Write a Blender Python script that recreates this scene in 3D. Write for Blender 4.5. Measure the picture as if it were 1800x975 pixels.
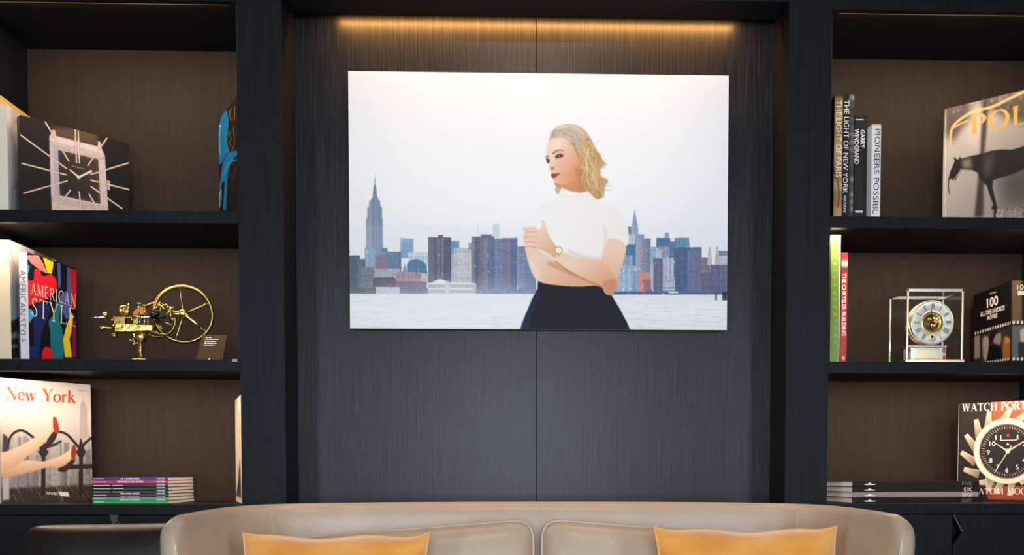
import bpy, math, random
import numpy as np
from mathutils import Vector, Matrix, Euler

for o in list(bpy.data.objects):
    bpy.data.objects.remove(o, do_unlink=True)
scene = bpy.context.scene
col = scene.collection
rad = math.radians

# ------------------------------------------------------------------ camera
F = 1667.0; PP = (947.0, 898.0); EYE = np.array([0.0, -2.75, 0.95])
YAW, PITCH = rad(1.63), rad(2.27)
cd = bpy.data.cameras.new('camera'); cam = bpy.data.objects.new('camera', cd); col.objects.link(cam)
cd.sensor_fit = 'HORIZONTAL'; cd.sensor_width = 36.0; cd.lens = F * 36 / 1800
cd.shift_x = (900 - PP[0]) / 1800; cd.shift_y = (PP[1] - 487.5) / 1800
cd.clip_start = 0.02; cd.clip_end = 50
cam.location = EYE; cam.rotation_euler = (rad(90) - PITCH, 0, -YAW)
scene.camera = cam
AX_W = np.array([math.sin(YAW) * math.cos(PITCH), math.cos(YAW) * math.cos(PITCH), -math.sin(PITCH)])
AX_R = np.array([math.cos(YAW), -math.sin(YAW), 0.0]); AX_U = np.cross(AX_R, AX_W)

def proj(p):
    d = np.array(p, float) - EYE; z = d @ AX_W
    return PP[0] + F * (d @ AX_R) / z, PP[1] - F * (d @ AX_U) / z
def P(x, y, Y=0.0):                       # photo pixel -> point on the plane y = Y
    d = AX_W * F + AX_R * (x - PP[0]) - AX_U * (y - PP[1])
    return EYE + d * ((Y - EYE[1]) / d[1])
def PZ(x, y, z):                          # photo pixel -> point at height z
    d = AX_W * F + AX_R * (x - PP[0]) - AX_U * (y - PP[1])
    return EYE + d * ((z - EYE[2]) / d[2])

# ------------------------------------------------------------------ world, lights, exposure
wd = bpy.data.worlds.new('world'); scene.world = wd; wd.use_nodes = True
wd.node_tree.nodes['Background'].inputs[0].default_value = (0.62, 0.75, 1.0, 1)
wd.node_tree.nodes['Background'].inputs[1].default_value = 0.6
vs = scene.view_settings
vs.view_transform = 'Standard'; vs.look = 'None'; vs.exposure = 0.0; vs.gamma = 1.0; vs.use_curve_mapping = False

def area(name, loc, rot, sx, sy, power, color, spread=180):
    l = bpy.data.lights.new(name, 'AREA'); l.shape = 'RECTANGLE'; l.size = sx; l.size_y = sy
    l.energy = power; l.color = color; l.spread = rad(spread)
    o = bpy.data.objects.new(name, l); o.location = loc; o.rotation_euler = rot; col.objects.link(o)
    return o
DAY = (0.80, 0.90, 1.0); WARM = (1.0, 0.76, 0.54); COVE = (1.0, 0.46, 0.12); LAMP = (1.0, 0.86, 0.70)
# daylight: one window in the wall behind the camera, one in each side wall
area('window_daylight', (0.07, -5.45, 1.25), (rad(90), 0, 0), 1.15, 1.55, 128, DAY)
area('window_daylight', (-2.38, -4.6, 1.35), (rad(90), 0, rad(-90)), 1.3, 1.6, 112, DAY)
area('window_daylight', (2.53, -4.6, 1.35), (rad(90), 0, rad(90)), 1.3, 1.6, 112, DAY)
ROOM_Z = 2.75

# ------------------------------------------------------------------ materials
def lin(c):
    c = np.asarray(c, float) / 255.0
    return np.where(c <= 0.04045, c / 12.92, ((c + 0.055) / 1.055) ** 2.4)
def L(r, g, b):
    return tuple(lin((r, g, b))) + (1.0,)
MATS = {}
def mat(name, color, rough=0.5, metal=0.0, spec=0.5, coat=0.0, noise=None, bump=None, emit=None, sheen=0.0, coat_rough=0.05):
    if name in MATS: return MATS[name]
    m = bpy.data.materials.new(name); m.use_nodes = True; nt = m.node_tree; b = nt.nodes['Principled BSDF']
    b.inputs['Base Color'].default_value = color; b.inputs['Roughness'].default_value = rough
    b.inputs['Metallic'].default_value = metal; b.inputs['Specular IOR Level'].default_value = spec
    b.inputs['Coat Weight'].default_value = coat; b.inputs['Coat Roughness'].default_value = coat_rough
    b.inputs['Sheen Weight'].default_value = sheen
    if emit:
        b.inputs['Emission Color'].default_value = emit[0]; b.inputs['Emission Strength'].default_value = emit[1]
    if noise or bump:
        tc = nt.nodes.new('ShaderNodeTexCoord')
    if noise:                               # (scale xyz, colour 2, low, high, detail)
        mp = nt.nodes.new('ShaderNodeMapping'); mp.inputs['Scale'].default_value = noise[0]
        nz = nt.nodes.new('ShaderNodeTexNoise'); nz.inputs['Scale'].default_value = 1.0; nz.inputs['Detail'].default_value = noise[4]
        cr = nt.nodes.new('ShaderNodeValToRGB')
        cr.color_ramp.elements[0].position = noise[2]; cr.color_ramp.elements[1].position = noise[3]
        cr.color_ramp.elements[0].color = color; cr.color_ramp.elements[1].color = noise[1]
        nt.links.new(tc.outputs['Object'], mp.inputs[0]); nt.links.new(mp.outputs[0], nz.inputs[0])
        nt.links.new(nz.outputs[0], cr.inputs[0]); nt.links.new(cr.outputs[0], b.inputs['Base Color'])
    if bump:                                # (scale xyz, strength, distance, detail)
        mp2 = nt.nodes.new('ShaderNodeMapping'); mp2.inputs['Scale'].default_value = bump[0]
        n2 = nt.nodes.new('ShaderNodeTexNoise'); n2.inputs['Scale'].default_value = 1.0; n2.inputs['Detail'].default_value = bump[3]
        n2.inputs['Distortion'].default_value = 0.3
        bp = nt.nodes.new('ShaderNodeBump'); bp.inputs['Strength'].default_value = bump[1]; bp.inputs['Distance'].default_value = bump[2]
        nt.links.new(tc.outputs['Object'], mp2.inputs[0]); nt.links.new(mp2.outputs[0], n2.inputs[0])
        nt.links.new(n2.outputs[0], bp.inputs['Height']); nt.links.new(bp.outputs[0], b.inputs['Normal'])
    MATS[name] = m
    return m

def attr_mat(name, rough, coat=0.0, spec=0.5):
    m = mat(name, (1, 1, 1, 1), rough, coat=coat, spec=spec, coat_rough=0.008)
    a = m.node_tree.nodes.new('ShaderNodeAttribute'); a.attribute_name = 'Col'
    m.node_tree.links.new(a.outputs['Color'], m.node_tree.nodes['Principled BSDF'].inputs['Base Color'])
    return m
PRINT = attr_mat('glossy_acrylic_print', 0.6, coat=0.5, spec=0.2)
COVER = attr_mat('printed_book_cover', 0.5, coat=0.04, spec=0.3)

WOOD = mat('black_stained_oak', (0.0058, 0.0064, 0.0088, 1), 0.5, noise=((150, 150, 2.6), (0.0100, 0.0110, 0.0145, 1), 0.40, 0.72, 4), bump=((230, 230, 3.5), 0.3, 0.0010, 5), spec=0.14)
PANEL = mat('black_stained_oak_veneer', (0.0070, 0.0075, 0.0098, 1), 0.36, noise=((210, 60, 4.5), (0.026, 0.0265, 0.032, 1), 0.44, 0.76, 5), bump=((260, 60, 6.0), 0.35, 0.0007, 6), spec=0.27)
BACK = mat('dark_brown_back_board', (0.023, 0.0142, 0.0092, 1), 0.6, noise=((120, 120, 3), (0.032, 0.0205, 0.0138, 1), 0.35, 0.75, 3), spec=0.15)
LED = mat('warm_led_diffuser', (0.9, 0.8, 0.6, 1), 0.5, emit=((1.0, 0.62, 0.25, 1), 1.0))
PLASTER = mat('taupe_plaster', L(104, 98, 92), 0.9, noise=((3, 3, 3), L(112, 106, 100), 0.3, 0.7, 3))
FLOOR = mat('walnut_floorboards', L(70, 50, 36), 0.45, noise=((2, 40, 2), L(96, 70, 50), 0.3, 0.7, 5))
GLINT_GREY = mat('grey_edge_glint', L(120, 124, 128), 0.35, metal=0.9)  # pale metallic grey, only for the imitated glint on the door notches
BRASS = mat('polished_brass', (0.66, 0.45, 0.11, 1), 0.24, metal=1.0, noise=((60, 60, 60), (0.88, 0.66, 0.22, 1), 0.3, 0.7, 3), bump=((90, 90, 90), 0.25, 0.002, 3))
AGED = mat('aged_brass', (0.30, 0.21, 0.055, 1), 0.30, metal=1.0, noise=((40, 40, 40), (0.46, 0.33, 0.10, 1), 0.3, 0.7, 3))
SILVER = mat('polished_silver', (0.86, 0.83, 0.79, 1), 0.26, metal=1.0)
GILT = mat('rose_gilt', (0.95, 0.72, 0.50, 1), 0.28, metal=1.0)
BLACKM = mat('black_steel', (0.015, 0.015, 0.018, 1), 0.25, metal=0.6)
COPPER = mat('copper_block', (0.55, 0.20, 0.06, 1), 0.35, metal=0.7)
BRONZE = mat('bronze_plate', L(84, 62, 40), 0.4, metal=0.3)
PAPER = mat('book_paper', L(246, 236, 224), 0.85, noise=((5, 5, 900), L(226, 210, 194), 0.35, 0.7, 2))
WHITE_INK = mat('white_ink', L(238, 232, 226), 0.6)
BLACK_INK = mat('black_ink', L(28, 28, 32), 0.6)
GOLD_INK = mat('gold_ink', L(205, 160, 70), 0.4, metal=0.2)
GREY_INK = mat('grey_ink', L(120, 118, 118), 0.6)
LEATHER = mat('taupe_leather', L(176, 156, 136), 0.36, noise=((9, 9, 9), L(186, 166, 146), 0.3, 0.7, 4), bump=((420, 420, 420), 0.10, 0.0008, 2), spec=0.55)
STITCH = mat('pale_stitching', L(205, 190, 170), 0.7)
DKLEATHER = mat('dark_brown_leather', (0.010, 0.0072, 0.0068, 1), 0.42, noise=((9, 9, 9), (0.018, 0.013, 0.012, 1), 0.3, 0.7, 4), bump=((420, 420, 420), 0.12, 0.0008, 2), spec=0.3)
VELVET = mat('amber_velvet', L(218, 142, 52), 0.75, noise=((11, 11, 22), L(236, 172, 86), 0.36, 0.84, 6), sheen=0.6, bump=((60, 60, 60), 0.25, 0.004, 4), spec=0.2)
CORD = mat('pale_gold_piping', L(222, 166, 100), 0.7)

def glass_mat():
    m = bpy.data.materials.new('clear_glass_pane'); m.use_nodes = True; nt = m.node_tree; nt.nodes.clear()
    out = nt.nodes.new('ShaderNodeOutputMaterial'); mix = nt.nodes.new('ShaderNodeMixShader')
    lw = nt.nodes.new('ShaderNodeLayerWeight'); lw.inputs[0].default_value = 0.5
    pw = nt.nodes.new('ShaderNodeMath'); pw.operation = 'POWER'; pw.inputs[1].default_value = 5.0; nt.links.new(lw.outputs['Facing'], pw.inputs[0])
    fr = nt.nodes.new('ShaderNodeMath'); fr.operation = 'MULTIPLY_ADD'; fr.inputs[1].default_value = 0.5; fr.inputs[2].default_value = 0.035
    nt.links.new(pw.outputs[0], fr.inputs[0])
    tr = nt.nodes.new('ShaderNodeBsdfTransparent'); tr.inputs[0].default_value = (0.95, 0.97, 0.96, 1)
    gl = nt.nodes.new('ShaderNodeBsdfGlossy'); gl.inputs['Roughness'].default_value = 0.02
    nt.links.new(fr.outputs[0], mix.inputs[0]); nt.links.new(tr.outputs[0], mix.inputs[1]); nt.links.new(gl.outputs[0], mix.inputs[2])
    nt.links.new(mix.outputs[0], out.inputs[0])
    return m
GLASS = glass_mat()

# ------------------------------------------------------------------ mesh helpers
class MB:
    """collects simple solids; build() links them as one mesh object"""
    def __init__(s): s.v = []; s.f = []; s.sm = []
    def add(s, v, f, smooth=False):
        n = len(s.v); s.v += [tuple(map(float, p)) for p in v]
        s.f += [tuple(i + n for i in q) for q in f]; s.sm += [smooth] * len(f)
        return s
    def box(s, x0, x1, y0, y1, z0, z1):
        v = [(x, y, z) for z in (z0, z1) for y in (y0, y1) for x in (x0, x1)]
        return s.add(v, [(0, 2, 3, 1), (4, 5, 7, 6), (0, 1, 5, 4), (2, 6, 7, 3), (0, 4, 6, 2), (1, 3, 7, 5)])
    def prism(s, pts, d):                    # 3-D polygon extruded along d
        n = len(pts); a = [Vector(p) for p in pts]; d = Vector(d)
        v = a + [p + d for p in a]
        return s.add(v, [tuple(range(n))[::-1], tuple(range(n, 2 * n))] + [(i, (i + 1) % n, n + (i + 1) % n, n + i) for i in range(n)])
    def lathe(s, prof, base=(0, 0, 0), axis=(0, 0, 1), n=24, caps=True):   # profile of (radius, height)
        ax = Vector(axis).normalized(); q = ax.to_track_quat('Z', 'Y'); b = Vector(base)
        v = []; f = []
        for r_, h in prof:
            for k in range(n):
                a = 2 * math.pi * k / n
                v.append(b + q @ Vector((max(r_, 1e-5) * math.cos(a), max(r_, 1e-5) * math.sin(a), h)))
        for i in range(len(prof) - 1):
            for k in range(n):
                k2 = (k + 1) % n
                f.append((i * n + k, i * n + k2, (i + 1) * n + k2, (i + 1) * n + k))
        if caps: f.append(tuple(range(n))[::-1]); f.append(tuple((len(prof) - 1) * n + k for k in range(n)))
        return s.add(v, f, True)
    def rod(s, a, b, r0, r1=None, n=12):
        a, b = Vector(a), Vector(b); r1 = r0 if r1 is None else r1
        return s.lathe([(r0, 0), (r1, (b - a).length)], a, b - a, n)
    def ball(s, c, r_, n=14):
        pr = [(r_ * math.sin(math.pi * i / 10), -r_ * math.cos(math.pi * i / 10)) for i in range(11)]
        return s.lathe(pr, c, (0, 0, 1), n)
    def tube(s, pts, r_, n=8, closed=False):
        pts = [Vector(p) for p in pts]; m = len(pts); v = []; f = []
        up = None
        for i in range(m):
            t = (pts[(i + 1) % m] - pts[i - 1]) if (closed or 0 < i < m - 1) else (pts[min(i + 1, m - 1)] - pts[max(i - 1, 0)])
            t.normalize()
            if up is None:
                up = t.orthogonal().normalized()
            up = (up - t * up.dot(t)).normalized(); w = t.cross(up)
            for k in range(n):
                a = 2 * math.pi * k / n
                v.append(pts[i] + (up * math.cos(a) + w * math.sin(a)) * r_)
        for i in range(m if closed else m - 1):
            j = (i + 1) % m
            for k in range(n):
                k2 = (k + 1) % n
                f.append((i * n + k, i * n + k2, j * n + k2, j * n + k))
        if not closed:
            f.append(tuple(range(n))[::-1]); f.append(tuple((m - 1) * n + k for k in range(n)))
        return s.add(v, f, True)
    def ring(s, c, axis, r_, rt, n=48, m=10, squash=1.0):
        q = Vector(axis).to_track_quat('Z', 'Y'); c = Vector(c)
        return s.tube_ring([c + q @ Vector((r_ * math.cos(2 * math.pi * k / n), r_ * math.sin(2 * math.pi * k / n), 0)) for k in range(n)], c, q, rt, m, squash)
    def tube_ring(s, pts, c, q, rt, m, squash):
        v = []; f = []; n = len(pts); z = q @ Vector((0, 0, 1))
        for p in pts:
            e = (p - c).normalized()
            for k in range(m):
                a = 2 * math.pi * k / m
                v.append(p + e * rt * math.cos(a) + z * rt * squash * math.sin(a))
        for i in range(n):
            j = (i + 1) % n
            for k in range(m):
                k2 = (k + 1) % m
                f.append((i * m + k, j * m + k, j * m + k2, i * m + k2))
        return s.add(v, f, True)
    def build(s, name, m, parent=None, origin=None, bevel=0.0):
        """vertices are world coordinates unless the parent is None and origin is given; stored relative to the parent"""
        me = bpy.data.meshes.new(name)
        off = Vector((0, 0, 0))
        if parent is not None:
            top = parent
            while top.parent is not None: top = top.parent
            if not top.get('_local'): off = top.location.copy()
        if origin is not None: off = Vector(origin)
        me.from_pydata([tuple(Vector(p) - off) for p in s.v], [], s.f)
        me.polygons.foreach_set('use_smooth', s.sm)
        me.validate(); me.update()
        me.materials.append(m)
        o = bpy.data.objects.new(name, me); col.objects.link(o)
        if parent is not None: o.parent = parent
        elif origin is not None: o.location = origin
        if bevel:
            b = o.modifiers.new('edge', 'BEVEL'); b.width = bevel; b.segments = 2; b.limit_method = 'ANGLE'
        return o
MW = {}
def tag(o, label, cat, group=None, kind=None):
    if label: o['label'] = label
    if cat: o['category'] = cat
    if group: o['group'] = group
    if kind: o['kind'] = kind
    return o
def thing(name, loc, label=None, cat=None, group=None, kind=None, rot=(0, 0, 0), local=False):
    o = bpy.data.objects.new(name, None); o.empty_display_size = 0.05; o.location = loc; o.rotation_euler = rot
    col.objects.link(o); MW[o.name] = Matrix.LocRotScale(Vector(loc), Euler(rot), None)
    if local: o['_local'] = 1
    return tag(o, label, cat, group, kind)
def box_part(name, parent, m, b, bevel=0.0):
    return MB().box(*b).build(name, m, parent, bevel=bevel)

# ------------------------------------------------------------------ the room
NX0, NX1, NY = -0.649, 0.797, 0.164          # niche between the two book cases
PLX = (-0.776, -0.649); PRX = (0.797, 0.922)
CLX, CRX = -1.531, 1.677                     # outer sides of the compartments
DEP = 0.35
RX0, RX1, RY0, RY1 = -2.45, 2.6, -5.6, 0.40
def struct(name, m, b):
    return tag(MB().box(*b).build(name, m, origin=(0, 0, 0)), None, None, kind='structure')
struct('floor', FLOOR, (RX0, RX1, RY0, RY1, -0.05, 0.0))
struct('ceiling', PLASTER, (RX0, RX1, RY0, RY1, ROOM_Z, ROOM_Z + 0.05))
struct('wall_back', PLASTER, (RX0, RX1, RY1 - 0.03, RY1 + 0.05, 0, ROOM_Z))
def wall_with_window(name, wname, along_x, a0, a1, w0, w1, z0, z1, t0, t1):
    """a wall with one opening and the frame in it; t0..t1 is its thickness"""
    w = MB(); f = MB()
    bx = (lambda m, p, q, z, zz, e=0.0: m.box(p, q, t0 + e, t1 - e, z, zz)) if along_x else (lambda m, p, q, z, zz, e=0.0: m.box(t0 + e, t1 - e, p, q, z, zz))
    bx(w, a0, w0, 0, ROOM_Z); bx(w, w1, a1, 0, ROOM_Z); bx(w, w0, w1, 0, z0); bx(w, w0, w1, z1, ROOM_Z)
    for p in (w0, (w0 + w1) / 2 - 0.025, w1 - 0.05): bx(f, p, p + 0.05, z0, z1, 0.02)
    for z in (z0, z1 - 0.05): bx(f, w0, w1, z, z + 0.05, 0.02)
    tag(w.build(name, PLASTER, origin=(0, 0, 0)), None, None, kind='structure')
    tag(f.build(wname, PLASTER, origin=(0, 0, 0)), None, None, kind='structure')
wall_with_window('wall_left', 'window_1', False, RY0, RY1, -5.3, -3.9, 0.5, 2.2, RX0 - 0.08, RX0)
wall_with_window('wall_front', 'window_2', True, RX0, RX1, -0.55, 0.69, 0.42, 2.08, RY0 - 0.1, RY0)
wall_with_window('wall_right', 'window_3', False, RY0, RY1, -5.3, -3.9, 0.5, 2.2, RX1, RX1 + 0.08)

# ------------------------------------------------------------------ niche panelling
HZ = 2.299                                   # underside of the niche header
niche = thing('wall_niche', (0.074, NY, 0), kind='structure')
SEAM = 0.0755
box_part('panel', niche, PANEL, (NX0, SEAM - 0.0012, NY, NY + 0.02, 0.0, ROOM_Z))
box_part('panel', niche, PANEL, (SEAM + 0.0012, NX1, NY, NY + 0.02, 0.0, ROOM_Z))
hd = MB().box(NX0, NX1, 0.0, 0.108, HZ, ROOM_Z)
hd.box(NX0, NX1, 0.108, NY, HZ + 0.03, ROOM_Z)
hdr = hd.build('header', WOOD, niche)
box_part('led_strip', hdr, LED, (-0.53, 0.69, 0.1082, 0.113, HZ + 0.022, HZ + 0.0295))
area('niche_led_light', (0.08, 0.117, HZ + 0.022), (rad(4), 0, 0), 1.20, 0.012, 8.4, COVE)

# ------------------------------------------------------------------ book cases
S1, S2, S3, TOPZ = 1.694, 1.276, 0.862, 2.279
LIP = 0.034
def bookcase(x0, x1, pil, outer, label, door_seam):
    r_ = thing('bookcase', ((x0 + x1) / 2, 0, 0), label, 'bookcase', 'built-in book cases flanking the niche')
    box_part('pillar', r_, WOOD, (pil[0], pil[1], 0.0, 0.36, 0.0, ROOM_Z), bevel=0.0012)
    box_part('side_panel', r_, WOOD, (outer[0], outer[1], 0.0, 0.36, 0.0, ROOM_Z))
    box_part('back_panel', r_, BACK, (x0, x1, DEP, DEP + 0.012, S3, TOPZ + 0.04))
    for z in (S1, S2):
        m_ = MB().box(x0, x1, 0.0, 0.022, z - LIP, z).box(x0, x1, 0.022, DEP, z - 0.024, z)
        sh = m_.build('shelf', WOOD, r_, bevel=0.0008)
        box_part('led_strip', sh, LED, (x0 + 0.03, x1 - 0.03, 0.023, 0.029, z - 0.0305, z - 0.0245))
    tp = MB().box(x0, x1, 0.0, 0.022, TOPZ, ROOM_Z).box(x0, x1, 0.022, DEP, TOPZ + 0.012, TOPZ + 0.04)
    t_ = tp.build('top_board', WOOD, r_)
    box_part('led_strip', t_, LED, (x0 + 0.03, x1 - 0.03, 0.023, 0.031, TOPZ + 0.004, TOPZ + 0.0115))
    box_part('counter', r_, WOOD, (x0, x1, -0.004, DEP, S3 - 0.030, S3), bevel=0.0008)
    box_part('cabinet_body', r_, WOOD, (x0, x1, 0.045, DEP, 0.0, S3 - 0.031))
    zt = S3 - 0.033; g = 0.0015
    n0, n1 = 0.028, 0.088                    # triangular finger notch beside the seam
    for side in (-1, 1):
        e = x0 if side < 0 else x1
        s = door_seam + side * g
        nn = 0.0004 if (side < 0 and x0 > 0) else n0
        pts = [(s, zt), (s + side * nn, zt - 0.05), (s, zt - n1), (s, 0.08), (e - side * 0.002, 0.08), (e - side * 0.002, zt)]
        pts = [(x, 0.0, z) for x, z in pts]
        if side > 0: pts = pts[::-1]
        d_ = MB().prism(pts, (0, 0.02, 0)).build('door', WOOD, r_)
        if side > 0:
            MB().prism([(s - 0.001, -0.0006, zt), (s + 0.0008, -0.0006, zt), (s + n0 + 0.0008, -0.0006, zt - 0.05), (s + n0 - 0.001, -0.0006, zt - 0.05)], (0, 0.014, 0)).build('notch_edge_glint', GLINT_GREY, d_)  # added bright strip imitates light caught on the notch's chamfered edge
    box_part('plinth', r_, WOOD, (x0, x1, 0.03, 0.044, 0.0, 0.078))
    for zz in (S1 - 0.0245, S2 - 0.0245, TOPZ + 0.0115):
        top = zz > 2
        area('shelf_led_light', ((x0 + x1) / 2, 0.036, zz - 0.002), (rad(4), 0, 0), x1 - x0 - 0.02, 0.012, 4.3 if top else 3.2 if zz > 1.5 else 4.4, WARM)
        if not top:
            pk = MB().lathe([(.006, 0), (.006, .005), (.004, .006)], (x0 + .014, .030, zz), (0, 0, -1), 16).build('led_puck', LED, r_)
            area('shelf_puck_light', (x0 + .016, .032, zz - .008), (0, rad(-14), 0), .02, .02, 0.55, WARM)
    return r_
caseL = bookcase(CLX, PLX[0], PLX, (CLX - 0.03, CLX), 'black oak book case holding the brass machine', P(200, 905, 0)[0])
caseR = bookcase(PRX[1], CRX, PRX, (CRX, CRX + 0.03), 'black oak book case holding the glass clock', P(1675, 905, 0)[0])
fp = [P(x, y, -0.001) for x, y in ((192, 904), (208, 904), (203, 921), (197, 921))]
MB().prism([tuple(p) for p in fp], (0, 0.03, 0)).build('finger_pull', mat('grey_lacquer', L(62, 64, 66), 0.5), caseL)
lab = MB()
for y in (631.5, 634):
    a = P(408, y - 0.5, -0.0008); b = P(418, y + 0.5, -0.0008)
    lab.box(a[0], b[0] - 0.002, -0.0008, 0.0, b[2], a[2])
lab.build('shelf_label', WHITE_INK, caseL)

# ------------------------------------------------------------------ flat print painter
class Face:
    """a flat printed rectangle: origin top-left seen from outside, eu to the viewer's right, ev down (local to a thing)"""
    def __init__(s, root, o, eu, ev):
        s.root = root; s.o = np.array(o, float); s.eu = np.array(eu, float); s.ev = np.array(ev, float)
        s.n = np.cross(s.ev, s.eu); s.n /= np.linalg.norm(s.n)
        M = np.array(MW[root.name])
        q = []
        for u, v in ((0, 0), (1, 0), (1, 1), (0, 1)):
            p = s.o + s.eu * u + s.ev * v
            q.append(proj((M @ np.append(p, 1))[:3]))
        A = []; B = []
        for (x, y), (u, v) in zip(q, ((0, 0), (1, 0), (1, 1), (0, 1))):
            A.append([x, y, 1, 0, 0, 0, -u * x, -u * y]); B.append(u)
            A.append([0, 0, 0, x, y, 1, -v * x, -v * y]); B.append(v)
        s.h = np.append(np.linalg.solve(np.array(A), np.array(B)), 1).reshape(3, 3)
        s.q = q
    def uv(s, pts):
        p = np.asarray(pts, float).reshape(-1, 2)
        r_ = np.c_[p, np.ones(len(p))] @ s.h.T
        return r_[:, :2] / r_[:, 2:]
    def at(s, u, v, lift=0.0):
        return s.o + s.eu * u + s.ev * v + s.n * lift

def spline(pts, closed=True, k=6):
    p = np.asarray(pts, float); n = len(p); out = []
    idx = range(n) if closed else range(n - 1)
    for i in idx:
        if closed: a, b, c, d = p[(i - 1) % n], p[i], p[(i + 1) % n], p[(i + 2) % n]
        else: a, b, c, d = p[max(i - 1, 0)], p[i], p[i + 1], p[min(i + 2, n - 1)]
        for t in np.arange(k) / k:
            out.append(0.5 * ((2 * b) + (c - a) * t + (2 * a - 5 * b + 4 * c - d) * t * t + (3 * b - a - 3 * c + d) * t ** 3))
    if not closed: out.append(p[-1])
    return np.array(out)

def blur(m, r_):
    r_ = int(round(r_))
    if r_ < 1: return m
    for _ in range(2):
        for ax in (0, 1):
            p = np.pad(m, [(r_ + 1, r_) if a == ax else (0, 0) for a in (0, 1)], mode='edge')
            c = np.cumsum(p, axis=ax)
            k = 2 * r_ + 1
            m = (c[k:] - c[:-k]) / k if ax == 0 else (c[:, k:] - c[:, :-k]) / k
    return m

def vnoise(h, w, ny, nx, seed):
    g = np.random.RandomState(seed).rand(ny + 2, nx + 2)
    y = np.linspace(0, ny, h); x = np.linspace(0, nx, w)
    iy = np.minimum(y.astype(int), ny); ix = np.minimum(x.astype(int), nx)
    fy = (y - iy)[:, None]; fx = (x - ix)[None]
    fy = fy * fy * (3 - 2 * fy); fx = fx * fx * (3 - 2 * fx)
    g00 = g[iy][:, ix]; g01 = g[iy][:, ix + 1]; g10 = g[iy + 1][:, ix]; g11 = g[iy + 1][:, ix + 1]
    return (g00 * (1 - fx) + g01 * fx) * (1 - fy) + (g10 * (1 - fx) + g11 * fx) * fy

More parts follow.
